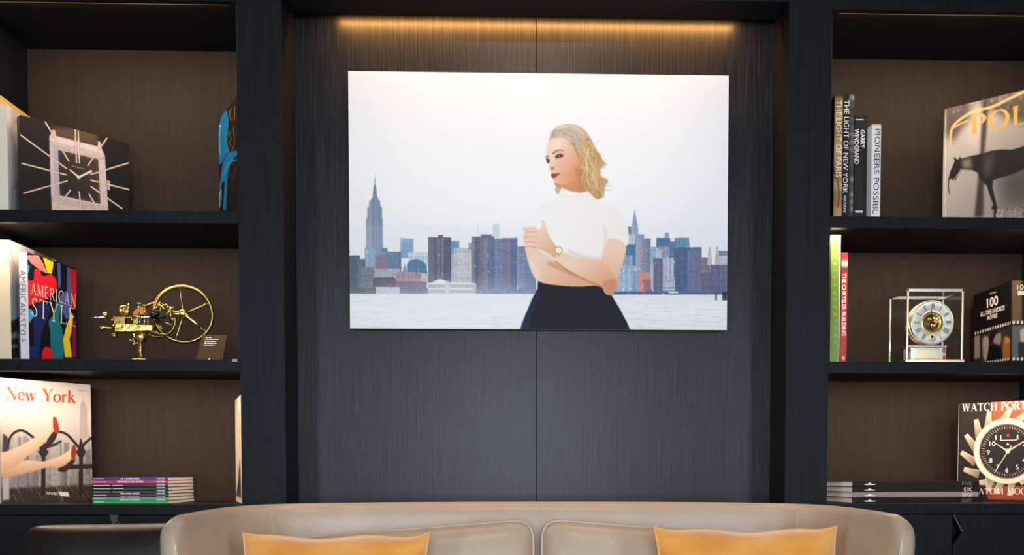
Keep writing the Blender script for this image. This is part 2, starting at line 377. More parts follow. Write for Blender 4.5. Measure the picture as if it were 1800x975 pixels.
class Canvas:
    SS = 2
    def __init__(s, face, nu, nv, base):
        s.face = face; s.nu, s.nv = nu, nv; s.W, s.H = nu * s.SS, nv * s.SS
        s.a = np.empty((s.H, s.W, 3)); s.a[:] = base
        s.scale = s.W / max(1e-6, math.dist(face.q[0], face.q[1]))
    def xy(s, pts):
        return s.face.uv(pts) * np.array([s.W, s.H])
    def mask(s, loops, pad):
        allp = np.concatenate(loops)
        x0, y0 = np.floor(allp.min(0)).astype(int) - pad; x1, y1 = np.ceil(allp.max(0)).astype(int) + pad
        x0, y0 = max(0, x0), max(0, y0); x1, y1 = min(s.W, x1), min(s.H, y1)
        if x1 <= x0 or y1 <= y0: return None
        yy = np.arange(y0, y1) + 0.5; xx = np.arange(x0, x1) + 0.5
        m = np.zeros((y1 - y0, x1 - x0), bool)
        for lp in loops:
            for (ax, ay), (bx, by) in zip(lp, np.roll(lp, -1, 0)):
                if ay == by: continue
                r0 = np.searchsorted(yy, min(ay, by)); r1 = np.searchsorted(yy, max(ay, by))
                if r1 <= r0: continue
                xi = ax + (yy[r0:r1] - ay) * (bx - ax) / (by - ay)
                m[r0:r1] ^= xx[None] > xi[:, None]
        return m.astype(float), x0, y0, x1, y1
    def loops(s, loops, c, feather=0.0, alpha=1.0, c2=None, g=None, tex=None):
        f = feather * s.scale
        r_ = s.mask(loops, int(f * 2) + 2)
        if r_ is None: return
        m, x0, y0, x1, y1 = r_
        m = blur(m, f) * alpha
        cc = np.asarray(c, float)
        if c2 is not None:
            (ga, gb) = s.xy(g); d = gb - ga
            X, Y = np.meshgrid(np.arange(x0, x1), np.arange(y0, y1))
            t = np.clip(((X - ga[0]) * d[0] + (Y - ga[1]) * d[1]) / (d @ d), 0, 1)[..., None]
            cc = cc * (1 - t) + np.asarray(c2, float) * t
        if tex is not None:
            cc = cc * tex(y1 - y0, x1 - x0)[..., None]
        m = m[..., None]
        s.a[y0:y1, x0:x1] = s.a[y0:y1, x0:x1] * (1 - m) + cc * m
    def poly(s, pts, c, smooth=False, **k):
        p = spline(pts) if smooth else np.asarray(pts, float)
        s.loops([s.xy(p)], c, **k)
    def rect(s, x0, y0, x1, y1, c, **k):
        s.poly([(x0, y0), (x1, y0), (x1, y1), (x0, y1)], c, **k)
    def ell(s, cx, cy, rx, ry, c, rot=0.0, **k):
        a = np.linspace(0, 2 * math.pi, 28, endpoint=False); ca, sa = math.cos(rot), math.sin(rot)
        x = rx * np.cos(a); y = ry * np.sin(a)
        s.poly(np.c_[cx + x * ca - y * sa, cy + x * sa + y * ca], c, **k)
    def ringe(s, cx, cy, rx, ry, w, c, **k):
        a = np.linspace(0, 2 * math.pi, 48, endpoint=False)
        l1 = np.c_[cx + rx * np.cos(a), cy + ry * np.sin(a)]; f = 1 - w / rx
        l2 = np.c_[cx + f * rx * np.cos(a), cy + f * ry * np.sin(a)]
        s.loops([s.xy(l1), s.xy(l2)], c, **k)
    def stroke(s, pts, w0, c, w1=None, smooth=True, **k):
        p = np.asarray(pts, float)
        if smooth and len(p) > 2: p = spline(p, False)
        t = np.gradient(p, axis=0); t /= np.maximum(np.linalg.norm(t, axis=1), 1e-6)[:, None]
        n = np.c_[-t[:, 1], t[:, 0]]
        w = np.linspace(w0, w0 if w1 is None else w1, len(p))[:, None] / 2
        s.poly(np.r_[p + n * w, (p - n * w)[::-1]], c, **k)
    def serif(s, text, quad, c, thick=0.15, thin=0.05, gap=0.08, **k):
        """serif lettering fitted into a pixel quad TL, TR, BR, BL"""
        q = np.asarray(quad, float); tot = sum(GLY[ch][0] if ch != ' ' else 0.4 for ch in text) + gap * (len(text) - 1)
        def mp(x, y):
            u = np.asarray(x) / tot; v = 1 - np.asarray(y)
            return (q[0] * ((1 - u) * (1 - v))[:, None] + q[1] * (u * (1 - v))[:, None] + q[2] * (u * v)[:, None] + q[3] * ((1 - u) * v)[:, None])
        x = 0.0
        for ch in text:
            if ch == ' ': x += 0.4 + gap; continue
            wd_, st, sf = GLY[ch]
            st = list(st) + [([(a - 0.13, b + (0.02 if b < 0.3 else -0.02)), (a + 0.13, b + (0.02 if b < 0.3 else -0.02))], thin * 0.9) for a, b in sf]
            for pts, w in st:
                w = thick if w == 'T' else thin if w == 't' else w
                p = np.asarray(pts, float)
                if len(p) > 2: p = spline(p, False, 5)
                t = np.gradient(p, axis=0); t /= np.maximum(np.linalg.norm(t, axis=1), 1e-6)[:, None]
                # thick verticals and thin horizontals, as a broad pen would leave them
                ww = w * np.ones(len(p)) if len(pts) == 2 else thin + (thick - thin) * np.abs(t[:, 1]) ** 1.5
                n = np.c_[-t[:, 1], t[:, 0]] * ww[:, None] / 2
                pg = np.r_[p + n, (p - n)[::-1]]
                s.poly(mp(pg[:, 0] + x, pg[:, 1]), c, **k)
            x += wd_ + gap
    def finish(s, name, m, parent, lift=0.0004):
        a = s.a.reshape(s.nv, s.SS, s.nu, s.SS, 3).mean((1, 3))
        nu, nv = s.nu, s.nv
        u = np.linspace(0, 1, nu); v = np.linspace(0, 1, nv)
        U, V = np.meshgrid(u, v); U = U.ravel()[:, None]; V = V.ravel()[:, None]
        co = s.face.o + s.face.eu * U + s.face.ev * V + s.face.n * lift
        i = np.arange(nu * nv).reshape(nv, nu)
        fq = np.stack([i[:-1, :-1], i[1:, :-1], i[1:, 1:], i[:-1, 1:]], -1).reshape(-1, 4)
        me = bpy.data.meshes.new(name)
        me.vertices.add(nu * nv); me.vertices.foreach_set('co', co.astype(np.float32).ravel())
        me.loops.add(fq.size); me.loops.foreach_set('vertex_index', fq.ravel().astype(np.int32))
        me.polygons.add(len(fq)); me.polygons.foreach_set('loop_start', np.arange(0, fq.size, 4, dtype=np.int32))
        me.update(calc_edges=True)
        ca = me.attributes.new('Col', 'FLOAT_COLOR', 'POINT')
        rgba = np.c_[lin(np.clip(a.reshape(-1, 3), 0, 255)), np.ones(nu * nv)]
        ca.data.foreach_set('color', rgba.astype(np.float32).ravel())
        me.materials.append(m)
        o = bpy.data.objects.new(name, me); col.objects.link(o); o.parent = parent
        return o

def circ(cx, cy, rx, ry, a0, a1, n=9):
    return [(cx + rx * math.cos(rad(a0 + (a1 - a0) * i / (n - 1))), cy + ry * math.sin(rad(a0 + (a1 - a0) * i / (n - 1)))) for i in range(n)]
GLY = {
 'N': (.84, [([(.14, 0), (.14, 1)], 't'), ([(.14, 1), (.70, 0)], 'T'), ([(.70, 0), (.70, 1)], 't')], [(.14, 0), (.12, 1), (.70, 1)]),
 'Y': (.82, [([(.12, 1), (.42, .45)], 'T'), ([(.72, 1), (.42, .45)], 't'), ([(.42, .47), (.42, 0)], 'T')], [(.12, 1), (.72, 1), (.42, 0)]),
 'A': (.82, [([(.12, 0), (.40, 1)], 't'), ([(.40, 1), (.70, 0)], 'T'), ([(.22, .34), (.60, .34)], 't')], [(.12, 0), (.70, 0)]),
 'M': (1.0, [([(.14, 0), (.18, 1)], 't'), ([(.18, 1), (.5, .02)], 'T'), ([(.5, .02), (.82, 1)], 't'), ([(.82, 1), (.86, 0)], 'T')], [(.14, 0), (.86, 0), (.15, 1), (.85, 1)]),
 'E': (.66, [([(.16, 0), (.16, 1)], 'T'), ([(.1, .98), (.58, .98)], 't'), ([(.16, .52), (.5, .52)], 't'), ([(.1, .02), (.62, .02)], 't')], []),
 'R': (.78, [([(.16, 0), (.16, 1)], 'T'), ([(.16, .98), (.42, .98), (.60, .76), (.42, .52), (.16, .52)], 't'), ([(.38, .52), (.70, 0)], 'T')], [(.16, 0), (.70, 0)]),
 'I': (.34, [([(.17, 0), (.17, 1)], 'T')], [(.17, 0), (.17, 1)]),
 'C': (.80, [(circ(.46, .5, .36, .49, 45, 315, 13), 't'), ([(.72, .66), (.72, .92)], 't')], []),
 'S': (.62, [([(.50, .80), (.40, .97), (.24, .96), (.14, .80), (.20, .62), (.42, .44), (.50, .22), (.38, .03), (.20, .04), (.10, .22)], 't')], []),
 'T': (.74, [([(.36, 0), (.36, 1)], 'T'), ([(.04, .98), (.68, .98)], 't'), ([(.05, .84), (.05, 1)], 't'), ([(.67, .84), (.67, 1)], 't')], [(.36, 0)]),
 'L': (.64, [([(.16, 0), (.16, 1)], 'T'), ([(.1, .02), (.60, .02)], 't'), ([(.60, 0), (.60, .18)], 't')], [(.16, 1)]),
 'O': (.88, [(circ(.43, .5, .37, .49, 90, 450, 17), 't')], []),
 'P': (.68, [([(.16, 0), (.16, 1)], 'T'), ([(.16, .98), (.42, .98), (.60, .74), (.42, .48), (.16, .48)], 't')], [(.16, 0)]),
 'H': (.86, [([(.16, 0), (.16, 1)], 'T'), ([(.70, 0), (.70, 1)], 'T'), ([(.16, .52), (.70, .52)], 't')], [(.16, 0), (.16, 1), (.70, 0), (.70, 1)]),
 'W': (1.05, [([(.10, 1), (.32, 0)], 'T'), ([(.32, 0), (.52, 1)], 't'), ([(.52, 1), (.74, 0)], 'T'), ([(.74, 0), (.95, 1)], 't')], [(.10, 1), (.52, 1), (.95, 1)]),
 'D': (.84, [([(.16, 0), (.16, 1)], 'T'), ([(.16, .98), (.42, .98), (.72, .5), (.42, .02), (.16, .02)], 't')], []),
 'e': (.54, [([(.07, .34), (.46, .34), (.42, .52), (.27, .62), (.12, .52), (.07, .31), (.13, .08), (.30, .0), (.48, .14)], 't')], []),
 'o': (.56, [(circ(.28, .31, .22, .31, 90, 450, 15), 't')], []),
 'w': (.80, [([(.08, .62), (.24, 0)], 'T'), ([(.24, 0), (.40, .62)], 't'), ([(.40, .62), (.56, 0)], 'T'), ([(.56, 0), (.72, .62)], 't')], [(.08, .62), (.40, .62), (.72, .62)]),
 'r': (.44, [([(.14, 0), (.14, .62)], 'T'), ([(.14, .42), (.24, .60), (.36, .60), (.40, .50)], 't')], [(.14, 0)]),
 'k': (.62, [([(.14, 0), (.14, 1)], 'T'), ([(.14, .26), (.46, .62)], 't'), ([(.26, .40), (.54, 0)], 'T')], [(.14, 0), (.54, 0), (.46, .62)]),
}

def text_mesh(string, bold=0.0):
    cu = bpy.data.curves.new('text', 'FONT'); cu.body = string; cu.resolution_u = 3; cu.offset = bold
    o = bpy.data.objects.new('text', cu); col.objects.link(o)
    bpy.context.view_layer.update()
    me = bpy.data.meshes.new_from_object(o.evaluated_get(bpy.context.evaluated_depsgraph_get()))
    bpy.data.objects.remove(o, do_unlink=True); bpy.data.curves.remove(cu)
    return me
def text(face, string, quad, m, parent, name='lettering', down=False, lift=0.0008, bold=0.0):
    """lettering fitted into the pixel quad TL, TR, BR, BL; down: reads from top to bottom"""
    me = text_mesh(string, bold)
    n = len(me.vertices); co = np.empty(n * 3); me.vertices.foreach_get('co', co); co = co.reshape(-1, 3)
    lo, hi = co.min(0), co.max(0)
    a = (co[:, 0] - lo[0]) / (hi[0] - lo[0]); b = (hi[1] - co[:, 1]) / (hi[1] - lo[1])
    u, v = (1 - b, a) if down else (a, b)
    q = np.asarray(quad, float)
    px = q[0] * ((1 - u) * (1 - v))[:, None] + q[1] * (u * (1 - v))[:, None] + q[2] * (u * v)[:, None] + q[3] * ((1 - u) * v)[:, None]
    uv = face.uv(px)
    p = face.o + face.eu * uv[:, :1] + face.ev * uv[:, 1:] + face.n * lift
    me.vertices.foreach_set('co', p.ravel()); me.update()
    me.name = name; me.materials.clear(); me.materials.append(m)
    o = bpy.data.objects.new(name, me); col.objects.link(o); o.parent = parent
    return o
def q4(x0, y0, x1, y1):
    return [(x0, y0), (x1, y0), (x1, y1), (x0, y1)]
def zc(pts, x0, y0, s):                       # coordinates read off an enlarged view
    return [(x0 + a / s, y0 + b / s) for a, b in pts]
# ------------------------------------------------------------------ the big photographic print
def windows(seed, cx, cy, amp=0.22, vert=0.5):
    def f(h, w):
        r_ = np.random.RandomState(seed)
        c_ = np.repeat(r_.rand(w // cx + 2), cx)[:w]; d_ = np.repeat(r_.rand(h // cy + 2), cy)[:h]
        e_ = np.repeat(np.repeat(r_.rand(h // cy + 2, w // cx + 2), cy, 0), cx, 1)[:h, :w]
        return 1 + amp * (vert * (c_[None] - 0.5) * 2 + (1 - vert) * (d_[:, None] - 0.5) * 1.4 + 0.6 * (e_ - 0.5))
    return f
def wall_picture():
    Y0 = 0.130
    a = P(612, 125.5, Y0); b = P(1281, 132, Y0); c = P(613, 577, Y0)
    x0, x1, z1, z0 = a[0], b[0], (a[2] + b[2]) / 2, c[2]
    rt = thing('wall_picture', ((x0 + x1) / 2, NY, z0), 'large frameless glossy photograph of a woman before a city skyline', 'picture')
    box_part('acrylic_sheet', rt, mat('white_acrylic_edge', L(225, 225, 228), 0.25), (x0, x1, Y0, Y0 + 0.012, z0, z1))
    box_part('mount', rt, BLACKM, (x0 + 0.06, x1 - 0.06, Y0 + 0.012, NY, z0 + 0.06, z1 - 0.06))
    l = np.array(rt.location)
    fc = Face(rt, np.array([x0, Y0, z1]) - l, (x1 - x0, 0, 0), (0, 0, z0 - z1))
    k = Canvas(fc, 640, 424, (236, 237, 240))
    X0, Y1 = 600, 300
    # sky
    k.poly(q4(600, 110, 1300, 540), (238, 236, 236), c2=(233, 234, 238), g=[(611, 300), (1283, 300)])
    k.ell(940, 240, 330, 190, (252, 251, 250), feather=70, alpha=0.9)
    k.rect(600, 420, 1300, 540, (226, 229, 236), feather=40, alpha=0.7)
    ZL = lambda p: zc(p, 600, 300, 3.363)
    ZR = lambda p: zc(p, 1060, 350, 4.0625)
    def B(Z, x0, y0, x1, y1, c, seed=None, top=None, cx=2, cy=3, amp=0.22, vert=0.5, fe=0.25, **kw):
        pts = top if top else [(x0, y0), (x1, y0), (x1, y1), (x0, y1)]
        k.poly(Z(pts), c, feather=fe, tex=windows(seed or int(x0 * 7 + y0), cx, cy, amp, vert), **kw)
    # left skyline
    B(ZL, 895, 315, 935, 410, (196, 216, 226), fe=0.9, amp=.04)
    k.stroke(ZL([(810, 312), (810, 388)]), 0.7, (190, 198, 205), smooth=False)
    B(ZL, 350, 402, 427, 515, (120, 158, 192), amp=.12); B(ZL, 350, 396, 368, 420, (150, 180, 205), amp=.05)
    esb = [(148, 580), (148, 282), (155, 278), (155, 218), (164, 214), (166, 182), (184, 162), (189, 140), (192, 100), (197, 82), (199, 20), (201, 20), (203, 82), (208, 100), (211, 140), (217, 162), (231, 182), (234, 214), (243, 218), (243, 280), (247, 284), (247, 580)]
    k.poly(ZL(esb), (146, 150, 172), feather=0.3, c2=(122, 140, 170), g=ZL([(150, 300), (247, 300)]), tex=windows(5, 3, 4, .13, .9))
    k.poly(ZL([(189, 140), (192, 100), (197, 82), (203, 82), (208, 100), (211, 140)]), (110, 128, 150), alpha=.6)
    B(ZL, 140, 455, 196, 580, (128, 162, 180), amp=.15)
    B(ZL, 395, 482, 515, 560, (188, 204, 212), amp=.10)
    B(ZL, 240, 455, 275, 500, (92, 124, 152)); B(ZL, 270, 478, 356, 600, (86, 112, 142)); B(ZL, 205, 500, 275, 580, (124, 108, 124))
    B(ZL, 0, 0, 0, 0, (66, 112, 152), top=[(388, 600), (390, 550), (410, 528), (445, 518), (480, 532), (505, 556), (510, 605)], amp=.12)
    B(ZL, 40, 500, 112, 700, (66, 80, 98)); B(ZL, 98, 520, 145, 690, (84, 96, 112)); B(ZL, 118, 570, 195, 690, (108, 114, 128))
    B(ZL, 195, 578, 348, 635, (158, 164, 178), amp=.1); B(ZL, 468, 605, 512, 665, (186, 182, 186), amp=.1)
    B(ZL, 325, 598, 470, 690, (160, 126, 138)); B(ZL, 0, 0, 0, 0, (150, 118, 128), top=[(362, 600), (376, 548), (392, 600)])
    B(ZL, 0, 0, 0, 0, (82, 70, 94), top=[(190, 690), (186, 640), (200, 628), (310, 628), (326, 640), (328, 690)], amp=.1)
    B(ZL, 330, 655, 505, 700, (104, 88, 116), amp=.12)
    B(ZL, 645, 412, 697, 490, (84, 140, 178), amp=.15); B(ZL, 643, 488, 668, 655, (150, 176, 196), amp=.12)
    B(ZL, 515, 392, 650, 660, (96, 90, 108), amp=.30, vert=.75); B(ZL, 572, 380, 602, 400, (84, 80, 98))
    B(ZL, 545, 395, 566, 660, (66, 68, 90), amp=.2, alpha=.7); B(ZL, 606, 395, 648, 650, (56, 66, 96), amp=.25, alpha=.7)
    B(ZL, 665, 456, 778, 660, (190, 188, 190), cx=3, cy=3, amp=.16, vert=.4)
    B(ZL, 752, 425, 775, 470, (140, 138, 152))
    B(ZL, 770, 388, 905, 722, (116, 110, 130), amp=.30, vert=.8); B(ZL, 822, 376, 890, 400, (96, 100, 128)); B(ZL, 790, 395, 818, 720, (62, 72, 106), alpha=.75, amp=.2)
    B(ZL, 868, 395, 905, 722, (66, 88, 132), alpha=.75, amp=.25)
    B(ZL, 905, 402, 952, 712, (100, 110, 144), amp=.25); B(ZL, 948, 396, 1040, 712, (108, 112, 142), amp=.30, vert=.8); B(ZL, 1000, 402, 1038, 706, (62, 88, 136), alpha=.7)
    B(ZL, 1042, 446, 1150, 710, (116, 126, 160), amp=.25); B(ZL, 1085, 470, 1150, 710, (84, 108, 154), alpha=.6)
    B(ZL, 45, 688, 205, 726, (72, 86, 92), amp=.3); B(ZL, 205, 686, 346, 726, (186, 196, 206), amp=.08); B(ZL, 346, 690, 512, 726, (74, 92, 116), amp=.25)
    B(ZL, 512, 664, 800, 724, (168, 174, 184), amp=.16, vert=.2); B(ZL, 512, 662, 790, 672, (214, 212, 210), amp=.03); B(ZL, 512, 690, 780, 700, (222, 220, 218), amp=.03)
    k.poly(ZL([(536, 664), (545, 648), (585, 640), (622, 648), (634, 664)]), (238, 236, 234)); B(ZL, 614, 650, 640, 722, (206, 204, 206), amp=.04)
    B(ZL, 795, 700, 1160, 726, (92, 112, 146), amp=.3)
    # right skyline
    B(ZR, 440, 238, 468, 290, (126, 154, 178), amp=.1); B(ZR, 335, 338, 382, 500, (124, 166, 194), amp=.12)
    k.poly(ZR([(200, 320), (203, 200), (208, 160), (218, 118), (224, 76), (227, 76), (232, 118), (242, 160), (250, 200), (252, 320)]), (150, 162, 186), feather=0.3, tex=windows(3, 2, 3, .14, .8))
    B(ZR, 178, 195, 202, 330, (100, 122, 152)); B(ZR, 168, 250, 230, 340, (170, 184, 200), amp=.1)
    B(ZR, 245, 250, 292, 300, (110, 150, 180), amp=.1); B(ZR, 228, 278, 338, 530, (134, 134, 154), amp=.25, vert=.9); B(ZR, 284, 285, 330, 520, (100, 104, 132), alpha=.5)
    B(ZR, 150, 322, 230, 480, (48, 104, 144), amp=.14); B(ZR, 378, 275, 480, 345, (62, 98, 134), amp=.15); B(ZR, 388, 338, 512, 470, (128, 138, 162)); B(ZR, 470, 300, 512, 420, (74, 110, 150))
    B(ZR, 508, 275, 614, 360, (80, 128, 166), amp=.18); B(ZR, 612, 342, 702, 500, (56, 98, 138), amp=.16)
    B(ZR, 140, 400, 212, 480, (126, 152, 180)); B(ZR, 85, 474, 238, 660, (150, 178, 204), amp=.18, vert=.8); B(ZR, 205, 512, 278, 660, (112, 146, 182), amp=.18)
    B(ZR, 250, 520, 348, 660, (206, 130, 118), amp=.12); B(ZR, 288, 572, 352, 660, (138, 92, 110)); B(ZR, 340, 455, 365, 640, (170, 178, 192), amp=.1)
    B(ZR, 358, 420, 428, 655, (86, 90, 120)); B(ZR, 425, 418, 512, 660, (164, 172, 192), amp=.2, vert=.9); B(ZR, 385, 360, 420, 420, (176, 172, 184))
    B(ZR, 505, 345, 625, 660, (62, 78, 114), amp=.2); B(ZR, 540, 340, 590, 660, (54, 78, 126), alpha=.6); B(ZR, 600, 362, 695, 660, (88, 96, 130), amp=.2)
    B(ZR, 425, 570, 512, 655, (158, 164, 184), cx=3, cy=2, amp=.35, vert=.2)
    B(ZR, 820, 368, 900, 410, (92, 124, 152)); B(ZR, 820, 402, 900, 480, (178, 184, 192), amp=.1)
    B(ZR, 695, 415, 775, 660, (112, 104, 126), amp=.25)
    for x in (758, 812): k.poly(ZR([(x - 16, 470), (x - 12, 400), (x - 4, 340), (x, 332), (x + 4, 340), (x + 14, 400), (x + 18, 470)]), (184, 174, 166), feather=0.2)
    B(ZR, 768, 468, 905, 665, (80, 84, 118), amp=.22); B(ZR, 700, 520, 770, 660, (84, 82, 112))
    B(ZR, 40, 656, 905, 682, (62, 88, 124), amp=.25); B(ZR, 465, 658, 536, 668, (226, 228, 232), amp=.03); B(ZR, 420, 674, 440, 682, (240, 240, 240), amp=.02)
    rb = np.random.RandomState(21)
    for i in range(900):                      # lit and dark windows, ledges
        x = 613 + rb.rand() * 667; y = 428 + rb.rand() * 86
        if 925 < x < 1075 and rb.rand() < .8: continue
        px_ = k.a[min(k.H - 1, int(k.xy([(x, y)])[0][1])), min(k.W - 1, int(k.xy([(x, y)])[0][0]))]
        if px_.mean() > 205: continue
        d_ = 1.25 if rb.rand() < .6 else .72
        k.rect(x, y, x + .8 + 2.2 * rb.rand(), y + .8 + 2.6 * rb.rand(), np.clip(px_ * d_ + (8 if d_ > 1 else 0), 0, 235), alpha=.7, feather=.15)
    k.rect(600, 395, 1300, 518, (214, 220, 234), alpha=0.13)
    # water
    def water(h, w):
        t = np.linspace(0, 1, h)[:, None]
        n = vnoise(h, w, 34, 26, 1) * 0.5 + vnoise(h, w, 60, 60, 2) * 0.35 + vnoise(h, w, 90, 150, 3) * 0.15
        return 1.0 - 0.26 * np.clip(n - 0.52, 0, 1) * (0.5 + 1.2 * t) + 0.03 * (vnoise(h, w, 5, 4, 9) - 0.5)
    k.rect(600, 517, 1300, 600, (231, 233, 237), tex=water, feather=0.3)
    k.ell(800, 540, 190, 34, (248, 248, 248), feather=22, alpha=0.55)
    for x0_, x1_ in ((800, 811), (850, 862), (864, 878), (880, 897)):
        B(ZR, x0_, 668 if x0_ < 830 else 658, x1_, 722, (28, 34, 44), amp=.2)
    # the woman: T reads the torso view, H the head view
    T = lambda p: zc(p, 880, 190, 2.4385)
    H = lambda p: zc(p, 940, 210, 6.5)
    W_ = (247, 243, 240)
    S0, S1_, S2_ = (241, 206, 182), (226, 170, 134), (196, 128, 90)
    # hair behind the neck
    k.poly(H([(180, 190), (225, 112), (300, 72), (410, 58), (510, 84), (590, 150), (650, 240), (690, 330), (745, 400), (775, 470), (805, 520), (752, 560), (735, 630), (800, 672), (838, 705), (800, 770), (790, 840), (770, 895), (700, 912), (640, 885), (590, 835), (560, 760), (545, 640), (500, 480), (400, 300), (300, 230)]), (200, 160, 108), smooth=True, feather=0.8)
    # neck and face
    k.poly(H([(330, 700), (320, 790), (380, 840), (500, 850), (610, 835), (590, 700), (560, 560), (480, 560)]), S2_, smooth=True, feather=0.6, c2=(222, 158, 116), g=H([(590, 700), (340, 800)]))
    k.poly(H([(240, 770), (300, 768), (296, 830), (272, 858), (238, 828)]), (206, 180, 140), smooth=True, feather=0.6)
    face = [(168, 236), (215, 205), (330, 205), (410, 270), (460, 370), (510, 470), (530, 560), (500, 640), (430, 710), (350, 760), (290, 778), (245, 762), (224, 722), (212, 690), (190, 650), (186, 625), (178, 590), (160, 565), (162, 530), (152, 500), (136, 470), (126, 430), (134, 380), (132, 330), (146, 280)]
    k.poly(H(face), (246, 214, 194), smooth=True, feather=0.35, c2=(222, 152, 108), g=H([(190, 420), (540, 620)]))
    k.ell(*H([(420, 640)])[0], 16, 13, (232, 158, 108), feather=6, alpha=0.7)
    k.ell(*H([(330, 520)])[0], 11, 9, (244, 176, 142), feather=5, alpha=0.7)
    k.ell(*H([(240, 280)])[0], 10, 7, (251, 228, 212), feather=5, alpha=0.8)
    k.ell(*H([(500, 600)])[0], 6, 12, (196, 122, 78), feather=4, alpha=0.7)
    k.poly(H([(225, 722), (300, 745), (380, 735), (350, 765), (280, 780), (245, 765)]), (206, 132, 92), smooth=True, feather=1.0, alpha=.7)
    k.stroke(H([(205, 392), (245, 362), (290, 352), (336, 366)]), 2.6, (112, 78, 62), w1=0.8, feather=0.5)
    k.stroke(H([(124, 432), (140, 418), (160, 432)]), 1.6, (104, 72, 60), feather=0.4)
    k.poly(H([(228, 425), (262, 392), (310, 392), (334, 412), (300, 436), (262, 446), (240, 446)]), (150, 96, 80), smooth=True, feather=0.9, alpha=.8)
    k.poly(H([(236, 425), (268, 402), (300, 402), (326, 416), (296, 430), (258, 436)]), (66, 42, 38), smooth=True, feather=0.5)
    k.ell(*H([(278, 420)])[0], 1.1, .9, (214, 190, 178))
    k.poly(H([(128, 440), (148, 446), (172, 462), (168, 492), (150, 502), (134, 474)]), (92, 58, 50), smooth=True, feather=0.7)
    k.stroke(H([(178, 470), (168, 510), (160, 545)]), 1.4, (252, 226, 206), feather=0.6)
    k.poly(H([(176, 552), (205, 545), (228, 556), (212, 572), (186, 572)]), (180, 112, 82), smooth=True, feather=0.7, alpha=.85)
    k.poly(H([(184, 630), (208, 614), (236, 618), (292, 612), (262, 640), (236, 664), (212, 676), (196, 658)]), (160, 74, 72), smooth=True, feather=0.4)
    k.stroke(H([(186, 632), (226, 636), (288, 614)]), 0.9, (104, 42, 44), feather=0.3)
    k.poly(H([(516, 470), (560, 440), (580, 480), (560, 530), (530, 545), (512, 510)]), (218, 142, 92), smooth=True, feather=0.8)
    k.ell(*H([(532, 545)])[0], 2, 1.3, (246, 226, 196), feather=0.3)
    # hair over the brow and the curls
    k.poly(H([(160, 246), (178, 180), (226, 108), (300, 70), (410, 58), (510, 84), (590, 150), (625, 250), (600, 330), (540, 300), (500, 420), (468, 378), (440, 350), (400, 272), (340, 214), (250, 212), (200, 222)]), (214, 198, 176), smooth=True, feather=0.7, c2=(206, 170, 120), g=H([(350, 120), (560, 330)]))
    hs = [((176, 214), (240, 140), (330, 110), (430, 120), 2.2, (178, 164, 156)), ((220, 200), (300, 170), (400, 190), (470, 280), 3.0, (176, 160, 150)), ((250, 120), (350, 84), (460, 96), (560, 170), 2.6, (236, 224, 206)), ((400, 140), (480, 180), (520, 250), (500, 330), 3.0, (166, 152, 148)), ((420, 260), (460, 320), (490, 400), (500, 440), 2.4, (150, 116, 84)), ((330, 180), (430, 230), (480, 310), (500, 380), 2.0, (222, 202, 178)),
          ((560, 200), (530, 280), (510, 360), (525, 430), 3.0, (224, 182, 122)), ((590, 220), (620, 300), (590, 380), (560, 440), 2.6, (150, 108, 64)), ((600, 250), (660, 330), (640, 440), (690, 520), 3.6, (226, 190, 134)), ((560, 400), (620, 460), (660, 520), (620, 600), 3.4, (228, 184, 122)), ((620, 600), (590, 660), (620, 740), (690, 780), 3.2, (232, 192, 132)), ((690, 780), (660, 830), (610, 850), (600, 810), 2.6, (206, 160, 104)),
          ((700, 360), (740, 440), (800, 490), (830, 520), 2.0, (196, 154, 102)), ((690, 520), (740, 600), (720, 660), (780, 690), 3.0, (186, 142, 90)), ((660, 560), (690, 640), (660, 700), (720, 760), 2.4, (150, 110, 66)), ((740, 650), (800, 700), (780, 780), (740, 850), 3.0, (222, 184, 128)), ((560, 560), (570, 650), (590, 740), (640, 800), 2.2, (146, 104, 62)), ((700, 800), (740, 830), (740, 880), (700, 900), 2.2, (142, 104, 64)),
          ((640, 240), (700, 320), (720, 380), (780, 400), 1.2, (216, 184, 140)), ((690, 270), (720, 255), (735, 245), (752, 238), 0.8, (224, 170, 160)), ((740, 560), (790, 550), (820, 530), (800, 500), 0.9, (206, 168, 112)), ((620, 700), (660, 690), (720, 710), (760, 700), 2.0, (236, 204, 150)), ((760, 760), (800, 760), (800, 820), (780, 850), 1.4, (238, 210, 166)), ((640, 420), (680, 460), (720, 500), (700, 560), 2.0, (160, 118, 72))]
    for a_, b_, c_, d_, w__, cc in hs:
        k.stroke(H([a_, b_, c_, d_]), w__, cc, w1=w__ * 0.4, feather=0.35, alpha=0.9)
    k.ell(*H([(580, 425)])[0], 4.5, 6, (140, 92, 52), feather=2, alpha=0.6)
    rh = np.random.RandomState(12)
    pal = [(236, 208, 160), (222, 184, 128), (196, 150, 96), (158, 116, 72), (240, 222, 190), (206, 166, 112)]
    for i in range(70):                       # curls falling behind the ear
        t = rh.rand(); y0_ = 300 + 180 * rh.rand(); x0_ = 545 + 140 * t * (y0_ / 480)
        ph_ = rh.rand() * 6.28; am = 14 + 22 * rh.rand(); ln = 260 + 300 * rh.rand(); dr_ = 20 + 110 * t
        pts = [(x0_ + dr_ * f + am * math.sin(ph_ + 7.5 * f), y0_ + ln * f) for f in np.linspace(0, 1, 7)]
        pts = [(min(x, 812 if y > 640 else 700 + 0.5 * max(0, y - 380)), min(y, 885)) for x, y in pts]
        k.stroke(H(pts), 0.7 + 1.3 * rh.rand(), pal[rh.randint(6)], w1=0.4, feather=0.25, alpha=0.75)
    pal2 = [(198, 186, 176), (172, 160, 154), (226, 214, 198), (214, 196, 168), (150, 136, 128)]
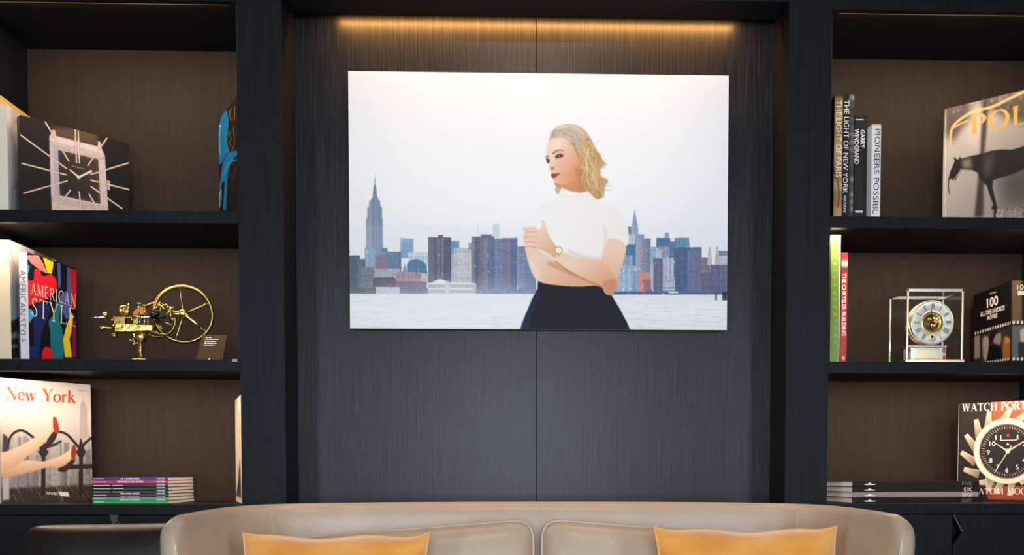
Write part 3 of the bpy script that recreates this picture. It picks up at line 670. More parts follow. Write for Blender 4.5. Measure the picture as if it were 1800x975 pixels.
    for i in range(46):                       # swept back from the brow
        t = rh.rand(); a0 = (178 + 190 * t, 212 - 20 * t + 12 * rh.rand()); a3 = (470 + 110 * rh.rand(), 180 + 180 * rh.rand())
        m1 = (a0[0] + 30 + 20 * t, a0[1] - 80 * (1 - 0.4 * t) - 20 * rh.rand()); m2 = (a3[0] - 90, a3[1] - 110 * rh.rand() - 20)
        m1 = (m1[0], max(m1[1], 88)); m2 = (m2[0], max(m2[1], 84))
        k.stroke(H([a0, m1, m2, a3]), 0.6 + 0.9 * rh.rand(), pal2[rh.randint(5)], w1=0.4, feather=0.3, alpha=0.6)
    for i in range(10):
        y0_ = 330 + 500 * rh.rand(); x0_ = 690 + 0.2 * (y0_ - 330)
        k.stroke(H([(x0_, y0_), (x0_ + 50, y0_ + 30 * rh.rand()), (x0_ + 90 + 40 * rh.rand(), y0_ - 10 + 40 * rh.rand())]), 0.7, pal[rh.randint(4)], w1=0.2, feather=0.2, alpha=0.7)
    # white knitted top
    k.poly(T([(240, 382), (262, 346), (300, 356), (340, 362), (374, 358), (404, 386), (446, 404), (505, 440), (540, 505), (548, 570), (530, 592), (470, 580), (442, 640), (425, 660), (330, 690), (240, 670), (212, 628), (196, 560), (158, 524), (150, 480), (164, 430), (200, 398)]), W_, smooth=True, feather=0.5, c2=(244, 236, 231), g=T([(250, 430), (520, 560)]))
    k.stroke(T([(258, 372), (310, 382), (380, 378)]), 0.8, (226, 214, 206), feather=0.6)
    k.stroke(T([(440, 500), (452, 545), (446, 590)]), 3, (226, 210, 202), feather=1.6, alpha=.8)
    k.stroke(T([(200, 540), (212, 600), (240, 655)]), 3, (232, 220, 214), feather=1.6, alpha=.7)
    k.stroke(T([(290, 610), (360, 640), (430, 645)]), 5, (216, 196, 184), feather=2.2, alpha=.7)
    k.stroke(T([(155, 440), (168, 430), (205, 398)]), 0.8, (232, 226, 222), feather=0.5)
    # skirt
    k.poly(T([(160, 738), (300, 748), (442, 760), (474, 800), (512, 862), (540, 915), (556, 952), (82, 952), (104, 890), (136, 815), (158, 775)]), (12, 17, 27), feather=0.3)
    k.poly(T([(96, 915), (140, 815), (160, 780), (170, 800), (140, 870), (120, 952), (86, 950)]), (22, 40, 78), feather=1.5, alpha=.8)
    # arms: the lower one, then the raised forearm, the upper arm with the elbow, and the hand
    k.poly(T([(106, 590), (150, 600), (196, 630), (262, 668), (340, 700), (420, 735), (472, 770), (470, 795), (420, 762), (330, 764), (240, 758), (180, 748), (150, 730), (130, 690), (114, 645)]), S0, smooth=True, feather=0.4, c2=S1_, g=T([(160, 640), (330, 760)]))
    k.stroke(T([(200, 660), (300, 706), (420, 748)]), 5, (190, 120, 86), feather=2, alpha=.65)
    k.poly(T([(455, 566), (500, 562), (536, 592), (528, 650), (508, 710), (502, 765), (470, 800), (440, 780), (430, 700), (432, 640)]), S0, smooth=True, feather=0.4, c2=S1_, g=T([(470, 600), (480, 790)]))
    k.poly(T([(220, 590), (262, 614), (340, 640), (430, 652), (470, 690), (490, 740), (470, 775), (430, 762), (360, 735), (290, 695), (232, 652), (196, 618)]), (243, 210, 186), smooth=True, feather=0.4, c2=S1_, g=T([(330, 640), (420, 760)]))
    k.stroke(T([(232, 655), (300, 702), (380, 742), (440, 768)]), 2.2, (178, 108, 76), feather=0.9, alpha=.8)
    k.poly(T([(440, 745), (480, 730), (500, 745), (494, 780), (468, 800), (444, 775)]), (206, 136, 98), smooth=True, feather=1.2, alpha=.75)
    k.poly(T([(118, 640), (160, 680), (170, 735), (150, 730), (128, 690)]), (248, 222, 202), smooth=True, feather=2, alpha=.6)
    k.poly(T([(160, 522), (176, 500), (174, 484), (184, 478), (194, 500), (206, 545), (236, 590), (236, 640), (205, 622), (160, 602), (120, 590), (104, 580), (100, 560), (110, 530)]), (243, 210, 188), smooth=True, feather=0.35, c2=S1_, g=T([(150, 530), (220, 640)]))
    for yy_, ln in ((516, 96), (538, 98), (560, 100), (580, 106)):
        k.stroke(T([(158, yy_ + 8), (130, yy_ + 2), (ln, yy_ + (4 if yy_ < 520 else 6))]), 7.2, (240, 204, 180), w1=5.4, feather=0.3)
        k.stroke(T([(156, yy_ + 17), (130, yy_ + 13), (ln + 4, yy_ + 14)]), 1.0, (192, 124, 92), feather=0.4, alpha=.8)
    k.ell(*T([(102, 553)])[0], 1.3, 1.6, (206, 176, 110))
    k.stroke(T([(236, 592), (252, 634)]), 5.0, (214, 172, 104), feather=0.3)
    k.ell(*T([(248, 608)])[0], 7.4, 6.8, (206, 160, 92), feather=0.2); k.ell(*T([(248, 608)])[0], 5.6, 5.2, (246, 240, 230), feather=0.2)
    k.finish('photo_print', PRINT, rt)
    return rt
wall_picture()

# ceiling downlight that lights the picture
dl = thing('ceiling_downlight', (0.10, -1.42, ROOM_Z), 'small square recessed ceiling downlight facing the large picture', 'light')
MB().box(0.03, 0.17, -1.49, -1.35, ROOM_Z - 0.012, ROOM_Z).build('trim_ring', SILVER, dl)
MB().box(0.045, 0.155, -1.475, -1.365, ROOM_Z - 0.014, ROOM_Z - 0.012).build('diffuser', mat('downlight_diffuser', (1, .95, .9, 1), .5, emit=((1, .92, .82, 1), 6.0)), dl)
sp = bpy.data.lights.new('downlight_beam', 'SPOT'); sp.energy = 26; sp.color = LAMP; sp.spot_size = rad(95); sp.spot_blend = 0.9; sp.shadow_soft_size = 0.015
so = bpy.data.objects.new('downlight_beam', sp); so.location = (0.10, -1.42, ROOM_Z - 0.03); col.objects.link(so)
so.rotation_euler = (Vector((0.09, 0.13, 1.55)) - so.location).to_track_quat('-Z', 'Y').to_euler()

# ------------------------------------------------------------------ books
def book(name, loc, T, D, Hh, cover_mat, phi=0.0, label='', cat='book', group=None, lying=False, page_inset=0.004, board=0.0025, soft=False):
    """spine on local y=0 facing -y, front cover on local x=0 facing +x, back cover at x=-T, z along the spine"""
    rt = thing(name, loc, label, cat, group, rot=(0, rad(-90) if lying else 0, phi), local=True)
    i = page_inset
    bd = MB().box(-board, 0, 0, D, 0, Hh).box(-T, -T + board, 0, D, 0, Hh).box(-T + board, -board, 0, board, 0, Hh)
    bd.build('cover', cover_mat, rt, bevel=0.0006)
    MB().box(-T + board, -board, board, D - i, i * 0.6, Hh - i * 0.6).build('pages', PAPER, rt)
    fr = Face(rt, (0, 0, Hh), (0, D, 0), (0, 0, -Hh))
    spn = Face(rt, (-T, 0, Hh), (T, 0, 0), (0, 0, -Hh))
    bk = Face(rt, (-T, D, Hh), (0, -D, 0), (0, 0, -Hh))
    return rt, fr, spn, bk
def from_edge(a, b):                          # direction of the cover in plan -> rotation about z
    d = np.array(b[:2]) - np.array(a[:2])
    return math.atan2(-d[0], d[1]), float(np.linalg.norm(d))
def zplane(z, x, y):                          # point at height z under a pixel
    return PZ(x, y, z)
def clothm(name, r_, g, b, rough=0.5):
    return mat(name, L(r_, g, b), rough)
BLACKC = clothm('black_book_cloth', 20, 19, 20, 0.4)
CREAMC = clothm('cream_book_cloth', 232, 214, 180)
WHITEC = clothm('white_book_cloth', 232, 232, 232, 0.45)

# watch book on the upper shelf
a = P(35, 202, 0.06); b = zplane(a[2], 226, 252)
ph, wdt = from_edge(a, b)
rt, fr, spn, _ = book('watch_book', (a[0], a[1], S1), 0.024, wdt, a[2] - S1, BLACKC, ph, 'black landscape book with a square wristwatch on its cover, standing on the upper shelf')
k = Canvas(fr, 220, 190, (22, 18, 16))
Z = lambda p: zc(p, 0, 190, 5.133)
k.poly(Z([(480, 170), (700, 190), (880, 240), (890, 350), (480, 260)]), (112, 78, 56), feather=4, alpha=.8)
k.poly(Z([(445, 260), (470, 215), (475, 195), (500, 200), (505, 250), (880, 345), (882, 300), (905, 305), (915, 360), (945, 430), (975, 905), (970, 1100), (480, 1100), (462, 800)]), (214, 190, 184), feather=0.4)
k.poly(Z([(462, 290), (500, 262), (880, 352), (935, 420), (935, 440), (462, 330)]), (224, 204, 198))
for d_ in (0, 14, 28, 44):
    k.stroke(Z([(448, 296 + d_), (940, 420 + d_)]), 0.5, (120, 96, 96), smooth=False); k.stroke(Z([(466, 800 + d_), (972, 895 + d_)]), 0.5, (120, 96, 96), smooth=False)
k.poly(Z([(478, 330), (525, 340), (535, 800), (490, 790)]), (176, 164, 178), feather=0.8, alpha=.8)
k.poly(Z([(525, 378), (885, 462), (905, 862), (540, 785)]), (40, 32, 31), feather=0.3, c2=(72, 54, 44), g=Z([(560, 700), (880, 480)]))
dash = (222, 204, 182)
for i in range(26):
    t = i / 25
    for q0, q1 in (((545, 400), (870, 475)), ((555, 770), (890, 845)), ((545, 410), (555, 770)), ((868, 485), (885, 840))):
        x = q0[0] + (q1[0] - q0[0]) * t; y = q0[1] + (q1[1] - q0[1]) * t
        k.ell(*Z([(x, y)])[0], .45, .6, (150, 132, 118))
k.poly(Z([(962, 650), (990, 655), (992, 740), (966, 735)]), (206, 180, 168), feather=.3)
for p0, p1 in (((402, 115), (622, 480)), ((182, 240), (605, 548)), ((195, 498), (605, 602)), ((212, 768), (610, 655)), ((515, 905), (638, 735)), ((715, 750), (728, 912)), ((800, 770), (880, 905)), ((818, 705), (1105, 908)), ((815, 648), (1185, 740)), ((815, 598), (1172, 490)), ((790, 520), (966, 268)), ((678, 190), (690, 495)), ((705, 198), (716, 500))):
    k.stroke(Z([p0, p1]), 2.8, (120, 88, 62), smooth=False); k.stroke(Z([p0, p1]), 1.9, (244, 214, 182), smooth=False)
k.stroke(Z([(712, 622), (628, 555)]), 3, (250, 226, 204), w1=2, smooth=False); k.stroke(Z([(712, 622), (828, 565)]), 3.2, (250, 226, 204), w1=3.6, smooth=False)
k.ell(*Z([(712, 624)])[0], 3.6, 3.2, (240, 214, 190)); k.stroke(Z([(650, 524), (760, 548)]), 1.0, (210, 190, 170), smooth=False)
k.finish('cover_print', COVER, rt)

# white tall book beside it and a cream one behind
a = P(11, 183, 0.06); b = zplane(a[2], 41, 205)
ph, wdt = from_edge(a, b); wdt = 0.25
rt, fr, spn, _ = book('tall_book', (a[0], a[1], S1), 0.032, wdt, a[2] - S1, WHITEC, ph, 'tall pale book with faded white cover, beside the watch book')
k = Canvas(fr, 60, 160, (186, 178, 172))
k.poly(q4(-5, 170, 21, 380), (228, 226, 224)); k.poly([(20, 180), (45, 195), (46, 260), (20, 250)], (206, 186, 172), feather=4); k.poly([(20, 330), (46, 300), (46, 375), (20, 375)], (150, 162, 172), feather=6, alpha=.8)
k.stroke(zc([(105, 320), (115, 290), (125, 330)], 0, 140, 4.06), 1.0, (140, 128, 120)); k.stroke(zc([(95, 780), (130, 735), (150, 700)], 0, 140, 4.06), 2, (110, 104, 104), feather=.6); k.stroke(zc([(130, 570), (155, 590)], 0, 140, 4.06), 1.5, (120, 112, 110), feather=.5)
k.finish('cover_print', COVER, rt)
k = Canvas(spn, 24, 160, (236, 224, 206)); k.finish('spine_print', COVER, rt)
a2 = P(-6, 168, 0.10)
rt, fr, spn, _ = book('tall_book', (a[0] - 0.034, 0.10, S1), 0.030, 0.235, a2[2] - S1, clothm('gold_book_cloth', 214, 170, 90), 0, 'taller gold bound book next to the pale tall book')

# blue ornamental book against the pillar
a = P(384, 212, 0.30); b = zplane(a[2], 418, 166)
ph, wdt = from_edge(b, a)
# spine at the back so that the picture faces the room
ph2, wdt = from_edge(a, b)
rt, fr, spn, _ = book('ornament_book', (a[0], a[1], S1), 0.02, wdt - 0.012, a[2] - S1, BLACKC, ph2, 'black book with a glossy blue swirl ornament, leaning by the pillar')
k = Canvas(fr, 90, 200, (24, 17, 13))
Z = lambda p: zc(p, 370, 150, 4.0625)
bl = (20, 122, 178)
k.poly(Z([(112, 178), (72, 240), (58, 330), (52, 440), (60, 540), (80, 560), (110, 500), (135, 470), (122, 400), (130, 260)]), bl, smooth=True, feather=.5)
k.poly(Z([(130, 480), (90, 560), (70, 680), (60, 800), (64, 870), (84, 800), (78, 720), (100, 690), (96, 800), (90, 880), (112, 880), (120, 740), (130, 600), (170, 520), (190, 500), (190, 470)]), bl, smooth=True, feather=.4)
k.stroke(Z([(96, 640), (130, 560), (190, 530)]), 2.0, (60, 160, 206)); k.stroke(Z([(72, 290), (66, 400), (74, 500)]), 1.6, (110, 190, 220), feather=.6); k.ell(*Z([(72, 292)])[0], 1.4, 2, (220, 236, 240))
k.stroke(Z([(68, 870), (66, 800), (80, 740)]), 1.6, (200, 190, 160)); k.stroke(Z([(150, 650), (135, 600), (150, 560), (180, 600), (150, 690)]), 1.0, (96, 62, 34))
for p_ in ([(150, 165), (138, 200), (146, 250), (160, 240)], [(172, 160), (172, 250)], [(172, 160), (190, 158)], [(172, 205), (188, 204)], [(150, 330), (132, 350), (150, 380), (136, 410), (150, 440)], [(165, 300), (170, 420), (150, 460)]):
    k.stroke(Z(p_), 1.2, (150, 108, 56), feather=.3)
k.finish('cover_print', COVER, rt)

# middle shelf, cream book and the abstract cover book
a = P(16, 421, 0.06); b = zplane(a[2], 90, 453)
ph, wdt = from_edge(a, b); 
rt, fr, spn, _ = book('tall_book', (a[0], a[1], S2), 0.05, 0.26, a[2] - S2, CREAMC, ph, 'thick cream spined book beside the abstract cover book')
k = Canvas(fr, 90, 170, (196, 188, 186))
k.poly([(16, 415), (40, 425), (40, 500), (16, 480)], (214, 200, 196), feather=5); k.poly([(16, 500), (34, 495), (34, 560), (16, 570)], (150, 158, 170), feather=4)
k.poly([(16, 566), (34, 558), (34, 628), (16, 630)], (44, 40, 42), feather=1); k.poly([(18, 586), (32, 582), (32, 594), (18, 596)], (130, 132, 140), feather=1); k.poly([(18, 606), (32, 604), (32, 610), (18, 612)], (120, 122, 130), feather=1)
k.poly([(60, 440), (92, 452), (92, 470), (60, 462)], (110, 100, 70), feather=2); k.stroke([(18, 440), (26, 470), (22, 500), (30, 530)], 1.0, (150, 140, 140), feather=.5)
k.finish('cover_print', COVER, rt)

a = P(48, 443, 0.055); b = zplane(a[2], 134, 472)
ph, wdt = from_edge(a, b)
rt, fr, spn, _ = book('abstract_cover_book', (a[0], a[1], S2), 0.0275, wdt, a[2] - S2, BLACKC, ph, 'book with white spine and bright abstract shapes on its black cover')
k = Canvas(fr, 170, 260, (16, 15, 24))
Z = lambda p: zc(p, 0, 415, 4.43)
red, teal, yel, navy, per = (206, 28, 42), (24, 110, 124), (232, 200, 30), (20, 38, 96), (70, 88, 150)
k.poly(Z([(213, 530), (213, 360), (262, 340), (270, 262), (310, 262), (330, 310), (400, 300), (440, 350), (436, 420), (390, 470), (300, 510)]), red, smooth=True, feather=.3)
k.poly(Z([(215, 150), (300, 150), (340, 220), (370, 292), (320, 270), (240, 210), (213, 170)]), (232, 118, 120), feather=.3)
k.poly(Z([(332, 160), (418, 205), (402, 295), (368, 285)]), yel, feather=.2); k.poly(Z([(190, 90), (400, 160), (420, 190), (340, 165), (213, 125)]), (120, 110, 84), feather=.3)
k.poly(Z([(213, 220), (232, 235), (225, 280), (213, 290)]), (40, 150, 190)); k.poly(Z([(213, 570), (250, 575), (262, 620), (230, 670), (213, 675)]), (44, 156, 206), smooth=True)
k.poly(Z([(445, 210), (470, 215), (475, 380), (455, 420)]), per); k.poly(Z([(520, 240), (545, 250), (552, 440), (540, 640), (512, 645), (470, 560), (455, 470), (520, 420)]), per, feather=.3)
k.poly(Z([(540, 250), (600, 265), (590, 560), (555, 560)]), (190, 30, 46), feather=.3)
k.poly(Z([(270, 560), (380, 540), (370, 640), (320, 760), (310, 940), (270, 940)]), navy, smooth=True, feather=.4); k.poly(Z([(213, 860), (290, 850), (280, 945), (213, 945)]), (22, 40, 110), feather=1)
k.poly(Z([(440, 500), (470, 560), (462, 650), (490, 760), (492, 945), (405, 945), (390, 740), (380, 660), (420, 600)]), teal, smooth=True, feather=.3)
k.poly(Z([(555, 590), (570, 620), (556, 740), (540, 800), (560, 940), (505, 940), (490, 800), (510, 720)]), yel, feather=.3); k.poly(Z([(565, 660), (590, 660), (592, 940), (562, 940)]), (130, 20, 70), feather=.3)
k.ell(*Z([(368, 930)])[0], 10, 16, red, feather=.2)
k.serif('AMERICAN', Z([(240, 362), (592, 456), (590, 556), (240, 446)]), (226, 210, 200), thick=.10, thin=.05)
k.serif('STYLE', Z([(242, 476), (590, 566), (588, 704), (240, 618)]), (232, 220, 210), thick=.085, thin=.04)
k.finish('cover_print', COVER, rt)
k = Canvas(spn, 30, 220, (226, 222, 226)); k.finish('spine_print', COVER, rt)
text(spn, 'AMERICAN STYLE', zc([(150, 262), (203, 262), (203, 825), (150, 825)], 0, 415, 4.43), GREY_INK, rt, down=True)

# New York book on the counter
a = P(-2, 663.5, 0.06); b = zplane(a[2], 159, 676)
ph, wdt = from_edge(a, b)
rt, fr, spn, _ = book('city_portrait_book', (a[0], a[1], S3), 0.045, wdt, a[2] - S3, BLACKC, ph, 'large pale book with red title and crossed bare legs on its cover')
k = Canvas(fr, 210, 270, (226, 210, 200))
Z = lambda p: zc(p, 0, 660, 4.335)
k.poly(Z([(-40, 0), (720, 0), (720, 1000), (-40, 1000)]), (232, 218, 208), c2=(122, 112, 108), g=Z([(350, 300), (350, 900)]))
k.poly(Z([(605, 480), (608, 280), (612, 215), (625, 200), (630, 160), (635, 200), (655, 215), (662, 280), (664, 480)]), (196, 178, 170), feather=.4)
rs = np.random.RandomState(4)
for i in range(60):
    x = 20 + rs.rand() * 670; y = 440 + rs.rand() * 330; w = 10 + rs.rand() * 26
    g_ = 90 + rs.rand() * 90; k.rect(*Z([(x, y)])[0], *Z([(x + w, 900)])[0], (g_, g_ * .97, g_ * .98), alpha=.55, feather=.3, tex=windows(i, 2, 3, .3))
k.poly(Z([(-40, 860), (720, 830), (720, 1000), (-40, 1000)]), (52, 42, 40), feather=2)
for i in range(40):
    x = 60 + rs.rand() * 620; y = 780 + rs.rand() * 140; g_ = 120 + rs.rand() * 100
    k.stroke(Z([(x, y), (x + 10 + rs.rand() * 40, y + 20 + rs.rand() * 40)]), .8, (g_, g_ * .95, g_ * .92), alpha=.6, smooth=False)
k.poly(Z([(20, 780), (70, 760), (75, 940), (20, 950)]), (190, 186, 182), feather=1)
ink = (34, 27, 27)
k.stroke(Z([(60, 560), (70, 490), (110, 435), (165, 418), (220, 445), (270, 490), (320, 570)]), 4.4, ink); k.stroke(Z([(350, 540), (390, 470), (450, 430), (510, 450), (560, 500), (610, 560)]), 4.4, ink); k.stroke(Z([(610, 560), (650, 510), (710, 465)]), 4.4, ink)
k.poly(Z([(25, 440), (60, 470), (62, 580), (20, 590)]), (60, 52, 52), feather=.6)
for x in (330, 615): k.poly(Z([(x - 22, 560), (x - 4, 480), (x + 4, 480), (x + 24, 560), (x + 40, 580), (x + 16, 620), (x + 16, 900), (x - 16, 900), (x - 14, 620), (x - 40, 580)]), ink, feather=.3)
k.poly(Z([(450, 680), (720, 672), (720, 706), (440, 715)]), ink, feather=.3)
sk, sk2 = (232, 200, 170), (200, 150, 118)
k.poly(Z([(-40, 650), (60, 660), (200, 645), (330, 650), (400, 632), (460, 612), (540, 560), (560, 580), (560, 640), (500, 680), (450, 706), (400, 690), (330, 706), (180, 745), (60, 770), (-40, 760)]), sk, smooth=True, feather=.4, c2=sk2, g=Z([(200, 650), (220, 760)]))
k.poly(Z([(440, 706), (500, 680), (560, 620), (575, 640), (540, 700), (490, 735), (445, 728)]), (40, 26, 24), feather=.3); k.poly(Z([(548, 545), (562, 528), (576, 545), (578, 600), (564, 640), (546, 640), (540, 590)]), (150, 44, 28), smooth=True, feather=.2)
k.poly(Z([(-40, 600), (60, 575), (180, 520), (280, 462), (340, 430), (395, 378), (410, 390), (405, 430), (360, 480), (320, 530), (200, 620), (120, 690), (-40, 730)]), sk, smooth=True, feather=.4, c2=(214, 172, 138), g=Z([(200, 520), (250, 600)]))
k.poly(Z([(340, 530), (365, 480), (405, 425), (440, 435), (425, 480), (380, 545), (350, 560)]), (38, 24, 22), feather=.3); k.poly(Z([(400, 520), (470, 490), (468, 505), (410, 540), (370, 548)]), (38, 24, 22), feather=.2)
k.poly(Z([(404, 322), (420, 316), (436, 340), (450, 400), (448, 436), (418, 436), (404, 390)]), (158, 46, 28), smooth=True, feather=.2)
k.a *= 0.86
k.serif('New York', Z([(48, 84), (578, 116), (574, 208), (48, 182)]), (186, 58, 36), thick=.17, thin=.06, gap=.02)
k.stroke(Z([(60, 206), (260, 216), (470, 230)]), .8, (196, 168, 156)); k.stroke(Z([(585, 112), (660, 118)]), .8, (120, 100, 94))
k.poly(Z([(438, 880), (520, 886), (528, 920), (460, 914)]), (206, 192, 184), feather=.3)
k.finish('cover_print', COVER, rt)
text(fr, 'TASCHEN', Z([(345, 882), (438, 890), (438, 910), (345, 902)]), WHITE_INK, rt)
k = Canvas(spn, 20, 200, (236, 222, 206)); k.finish('spine_print', COVER, rt)

# stack of eight thin art books
cols = [((58, 32, 120), 'LE CORBUSIER', 'indigo'), ((196, 26, 84), 'CHARLES & RAY EAMES', 'magenta'), ((26, 24, 25), None, 'black'), ((24, 22, 24), None, 'black'), ((28, 25, 26), None, 'black'), ((27, 24, 26), 'RICHARD MEIER', 'black'), ((98, 150, 130), 'EERO SAARINEN', 'grey green'), ((20, 158, 72), 'RENZO PIANO', 'bright green')]
DESC = ['thin indigo book topmost on the stack of art books', 'thin magenta book under the indigo one in the stack', 'thin black book directly under the magenta one in the stack', 'thin black book, second one below the magenta book in the stack', 'thin black book, third one below the magenta book in the stack', 'thin black book resting on the grey green one in the stack', 'thin grey green book resting on the bright green one in the stack', 'thin bright green book at the bottom of the stack of art books']
xa, xb = P(162, 860, 0.06)[0], P(296, 860, 0.06)[0]
zt = P(230, 838, 0.06)[2]; hh = (zt - S3) / 8
rs = random.Random(3)
for i, (c_, ttl, cn) in enumerate(cols):
    j = 7 - i; dx = rs.uniform(-.0015, .0015)
    # lying face up: local z runs towards -x, so the root sits at the right-hand end of the spine
    rt, fr, spn, _ = book('thin_art_book', (xb + dx, 0.06 + rs.uniform(-.001, .001), S3 + (j + 1) * hh - 0.0002), hh - 0.0004, 0.225 + rs.uniform(-.003, .003), xb - xa, mat('art_book_cover_%d' % i, L(*c_), 0.35), 0, DESC[i], 'book', 'stack of thin art books', lying=True, page_inset=0.002, board=0.0009)
    y0 = 838 + i * 42 / 8.0
    if ttl: text(spn, ttl, q4(212 if ttl[0] != 'C' else 206, y0 + 1.4, 246 if ttl[0] != 'C' else 252, y0 + 4.4), WHITE_INK, rt, bold=.03)
    text(spn, 'TASCHEN', q4(275, y0 + 1.6, 290, y0 + 4.2), WHITE_INK, rt, bold=.04)
    ms = MB()
    for u0, u1 in (((0.02, 0.10 + 0.1 * rs.random()),) if ttl else ((0.02, .22 + .04 * rs.random()), (.27, .36 + .06 * rs.random()))):
        pa, pb = spn.at(.42, u0, .0006), spn.at(.58, u1, .0006)
        ms.box(min(pa[0], pb[0]), max(pa[0], pb[0]), -.0007, -.0003, min(pa[2], pb[2]), max(pa[2], pb[2]))
    ms.build('small_print', WHITE_INK, rt)

# cream book against the pillar on the counter
a = P(413, 704, 0.30); b = zplane(a[2], 426, 697)
ph2, wdt = from_edge(a, b)
b2 = P(424.5, 700, 0.05); ph2, wdt = from_edge(a, b2)
rt, fr, spn, _ = book('cream_book', (a[0], a[1], S3), 0.02, wdt, a[2] - S3, CREAMC, ph2, 'cream book with small dark figure low on its cover, leaning by the pillar')
k = Canvas(fr, 60, 200, (226, 206, 186))
k.poly([(419, 845), (422, 800), (424, 860), (424, 875), (416, 868)], (60, 48, 44), feather=1); k.poly([(413, 866), (424, 868), (424, 872), (413, 870)], (70, 56, 50), feather=.6); k.stroke([(421, 720), (422, 800)], 1, (150, 120, 100), feather=.5)
k.finish('cover_print', COVER, rt)

# ------------------------------------------------------------------ right-hand book case
def spine_book(name, x0, x1, ytop, Yf, D, z, m, label, ymid=None, res=(24, 200), base=(20, 20, 20), phi=0.0, group=None):
    ym = ymid or ytop + 60
    A = P(x0, ym, Yf)[0]; B_ = P(x1, ym, Yf)[0]; zt = P((x0 + x1) / 2, ytop, Yf)[2]
    rt, fr, spn, bk = book(name, (B_, Yf, z), B_ - A, D, zt - z, m, phi, label, 'book', group)
    return rt, spn, bk, Canvas(spn, *res, base)
Z = lambda p: zc(p, 1450, 150, 4.0636)
rt, spn, bk, k = spine_book('photo_spine_book', 1466.5, 1481, 168, 0.06, 0.25, S1, BLACKC, 'tall gold toned photograph spined book against the pillar, upper shelf', base=(176, 136, 86))
for i in range(14):
    k.rect(1464, 172 + i * 15, 1483, 180 + i * 15, random.Random(i).choice([(226, 196, 146), (120, 84, 48), (196, 156, 104), (90, 62, 38)]), feather=3, alpha=.6)
k.stroke(Z([(62, 600), (90, 680), (100, 780), (92, 870)]), 2.4, (96, 60, 36), feather=.4); k.rect(1464, 150, 1484, 172, (70, 52, 36), feather=1)
k.finish('spine_print', COVER, rt)
text(spn, 'THE LIGHT OF PARIS', Z([(80, 108), (120, 108), (116, 655), (76, 655)]), WHITE_INK, rt, down=True)
rt, spn, bk, k = spine_book('photo_spine_book', 1481.5, 1501, 166, 0.06, 0.25, S1, BLACKC, 'tall black and silver photograph spined book between two dark neighbours, upper shelf', base=(24, 20, 20))
k.rect(1493, 160, 1502, 390, (60, 52, 48)); 
for i in range(16):
    k.rect(1494, 168 + i * 13, 1502, 176 + i * 13, random.Random(i + 50).choice([(170, 156, 146), (110, 98, 90), (60, 52, 50), (200, 186, 176)]), feather=2, alpha=.7)
k.finish('spine_print', COVER, rt)
text(spn, 'THE LIGHT OF NEW YORK', Z([(137, 106), (175, 106), (160, 770), (128, 770)]), WHITE_INK, rt, down=True)
text(spn, 'ASSOULINE', Z([(134, 786), (152, 786), (150, 908), (132, 908)]), WHITE_INK, rt, down=True)
rt, spn, bk, k = spine_book('black_monograph', 1502, 1524, 203, 0.08, 0.24, S1, BLACKC, 'black book with white bold spine title beside the white one', base=(26, 25, 27))
k.rect(*Z([(219, 243)])[0], *Z([(275, 250)])[0], (200, 196, 194)); k.rect(*Z([(216, 893)])[0], *Z([(270, 908)])[0], (206, 200, 196)); k.finish('spine_print', COVER, rt)
text(spn, 'GARRY', Z([(254, 318), (284, 318), (284, 448), (254, 448)]), WHITE_INK, rt, down=True, bold=.02)
text(spn, 'WINOGRAND', Z([(208, 312), (244, 312), (244, 562), (208, 562)]), WHITE_INK, rt, down=True, bold=.02)
rt, spn, bk, k = spine_book('white_monograph', 1532, 1548, 218, 0.045, 0.22, S1, WHITEC, 'white book with thin black spine title and gold top edge', base=(228, 226, 224))
k.rect(1530, 214, 1550, 221, (226, 176, 84)); k.finish('spine_print', COVER, rt)
text(spn, 'PIONEERS POSSIBL', Z([(358, 310), (396, 310), (380, 918), (340, 918)]), BLACK_INK, rt, down=True)

# horse book
a = P(1659.5, 192, 0.235); b = zplane(a[2], 1800, 158)
ph, _w = from_edge(a, b); wdt = (a[1] - 0.02) / max(0.02, (a[1] - b[1])) * _w
wdt = min(wdt, (CRX - 0.006 - a[0]) / max(0.05, -math.sin(ph)))    # stays clear of the side panel
rt, fr, spn, _ = book('horse_book', (a[0], a[1], S1), 0.03, wdt, a[2] - S1, WHITEC, ph, 'large black and white horse cover book with gold title, upper shelf')
k = Canvas(fr, 240, 230, (196, 184, 174))
Z = lambda p: zc(p, 1640, 150, 3.9)
k.poly(Z([(60, 120), (700, -40), (800, 950), (60, 950)]), (192, 178, 166), c2=(150, 138, 128), g=Z([(150, 400), (600, 800)]))
k.poly(Z([(76, 100), (380, 90), (600, 40), (800, 0), (800, 260), (560, 250), (400, 170), (200, 290), (140, 390), (76, 330)]), (74, 62, 54), feather=6, alpha=.9)
for i in range(60):
    r_ = random.Random(i); k.ell(*Z([(80 + r_.random() * 700, 60 + r_.random() * 130)])[0], 3, 2.4, r_.choice([(176, 158, 144), (40, 32, 28), (130, 112, 100)]), feather=1.2, alpha=.6)
k.poly(Z([(270, 120), (345, 100), (350, 300), (340, 430), (240, 440), (230, 330)]), (206, 190, 178), feather=8, alpha=.9)
k.poly(Z([(430, 560), (800, 480), (800, 830), (470, 840)]), (74, 66, 62), feather=16, alpha=.9)
k.poly(Z([(345, 100), (378, 92), (368, 300), (350, 480), (346, 900), (285, 900), (320, 560)]), (58, 47, 42), feather=2.5)
dk = (28, 22, 21)
k.poly(Z([(118, 640), (104, 655), (120, 590), (140, 545), (150, 520), (144, 490), (165, 505), (178, 508), (184, 485), (196, 503), (260, 484), (340, 468), (400, 448), (470, 440), (540, 442), (600, 425), (680, 400), (800, 370), (800, 560), (620, 575), (540, 610), (410, 650), (408, 700), (430, 790), (440, 830), (432, 905), (414, 908), (418, 850), (400, 850), (412, 810), (385, 740), (372, 690), (320, 640), (310, 600), (270, 580), (200, 575), (175, 610), (156, 650), (140, 648)]), dk, feather=.4)
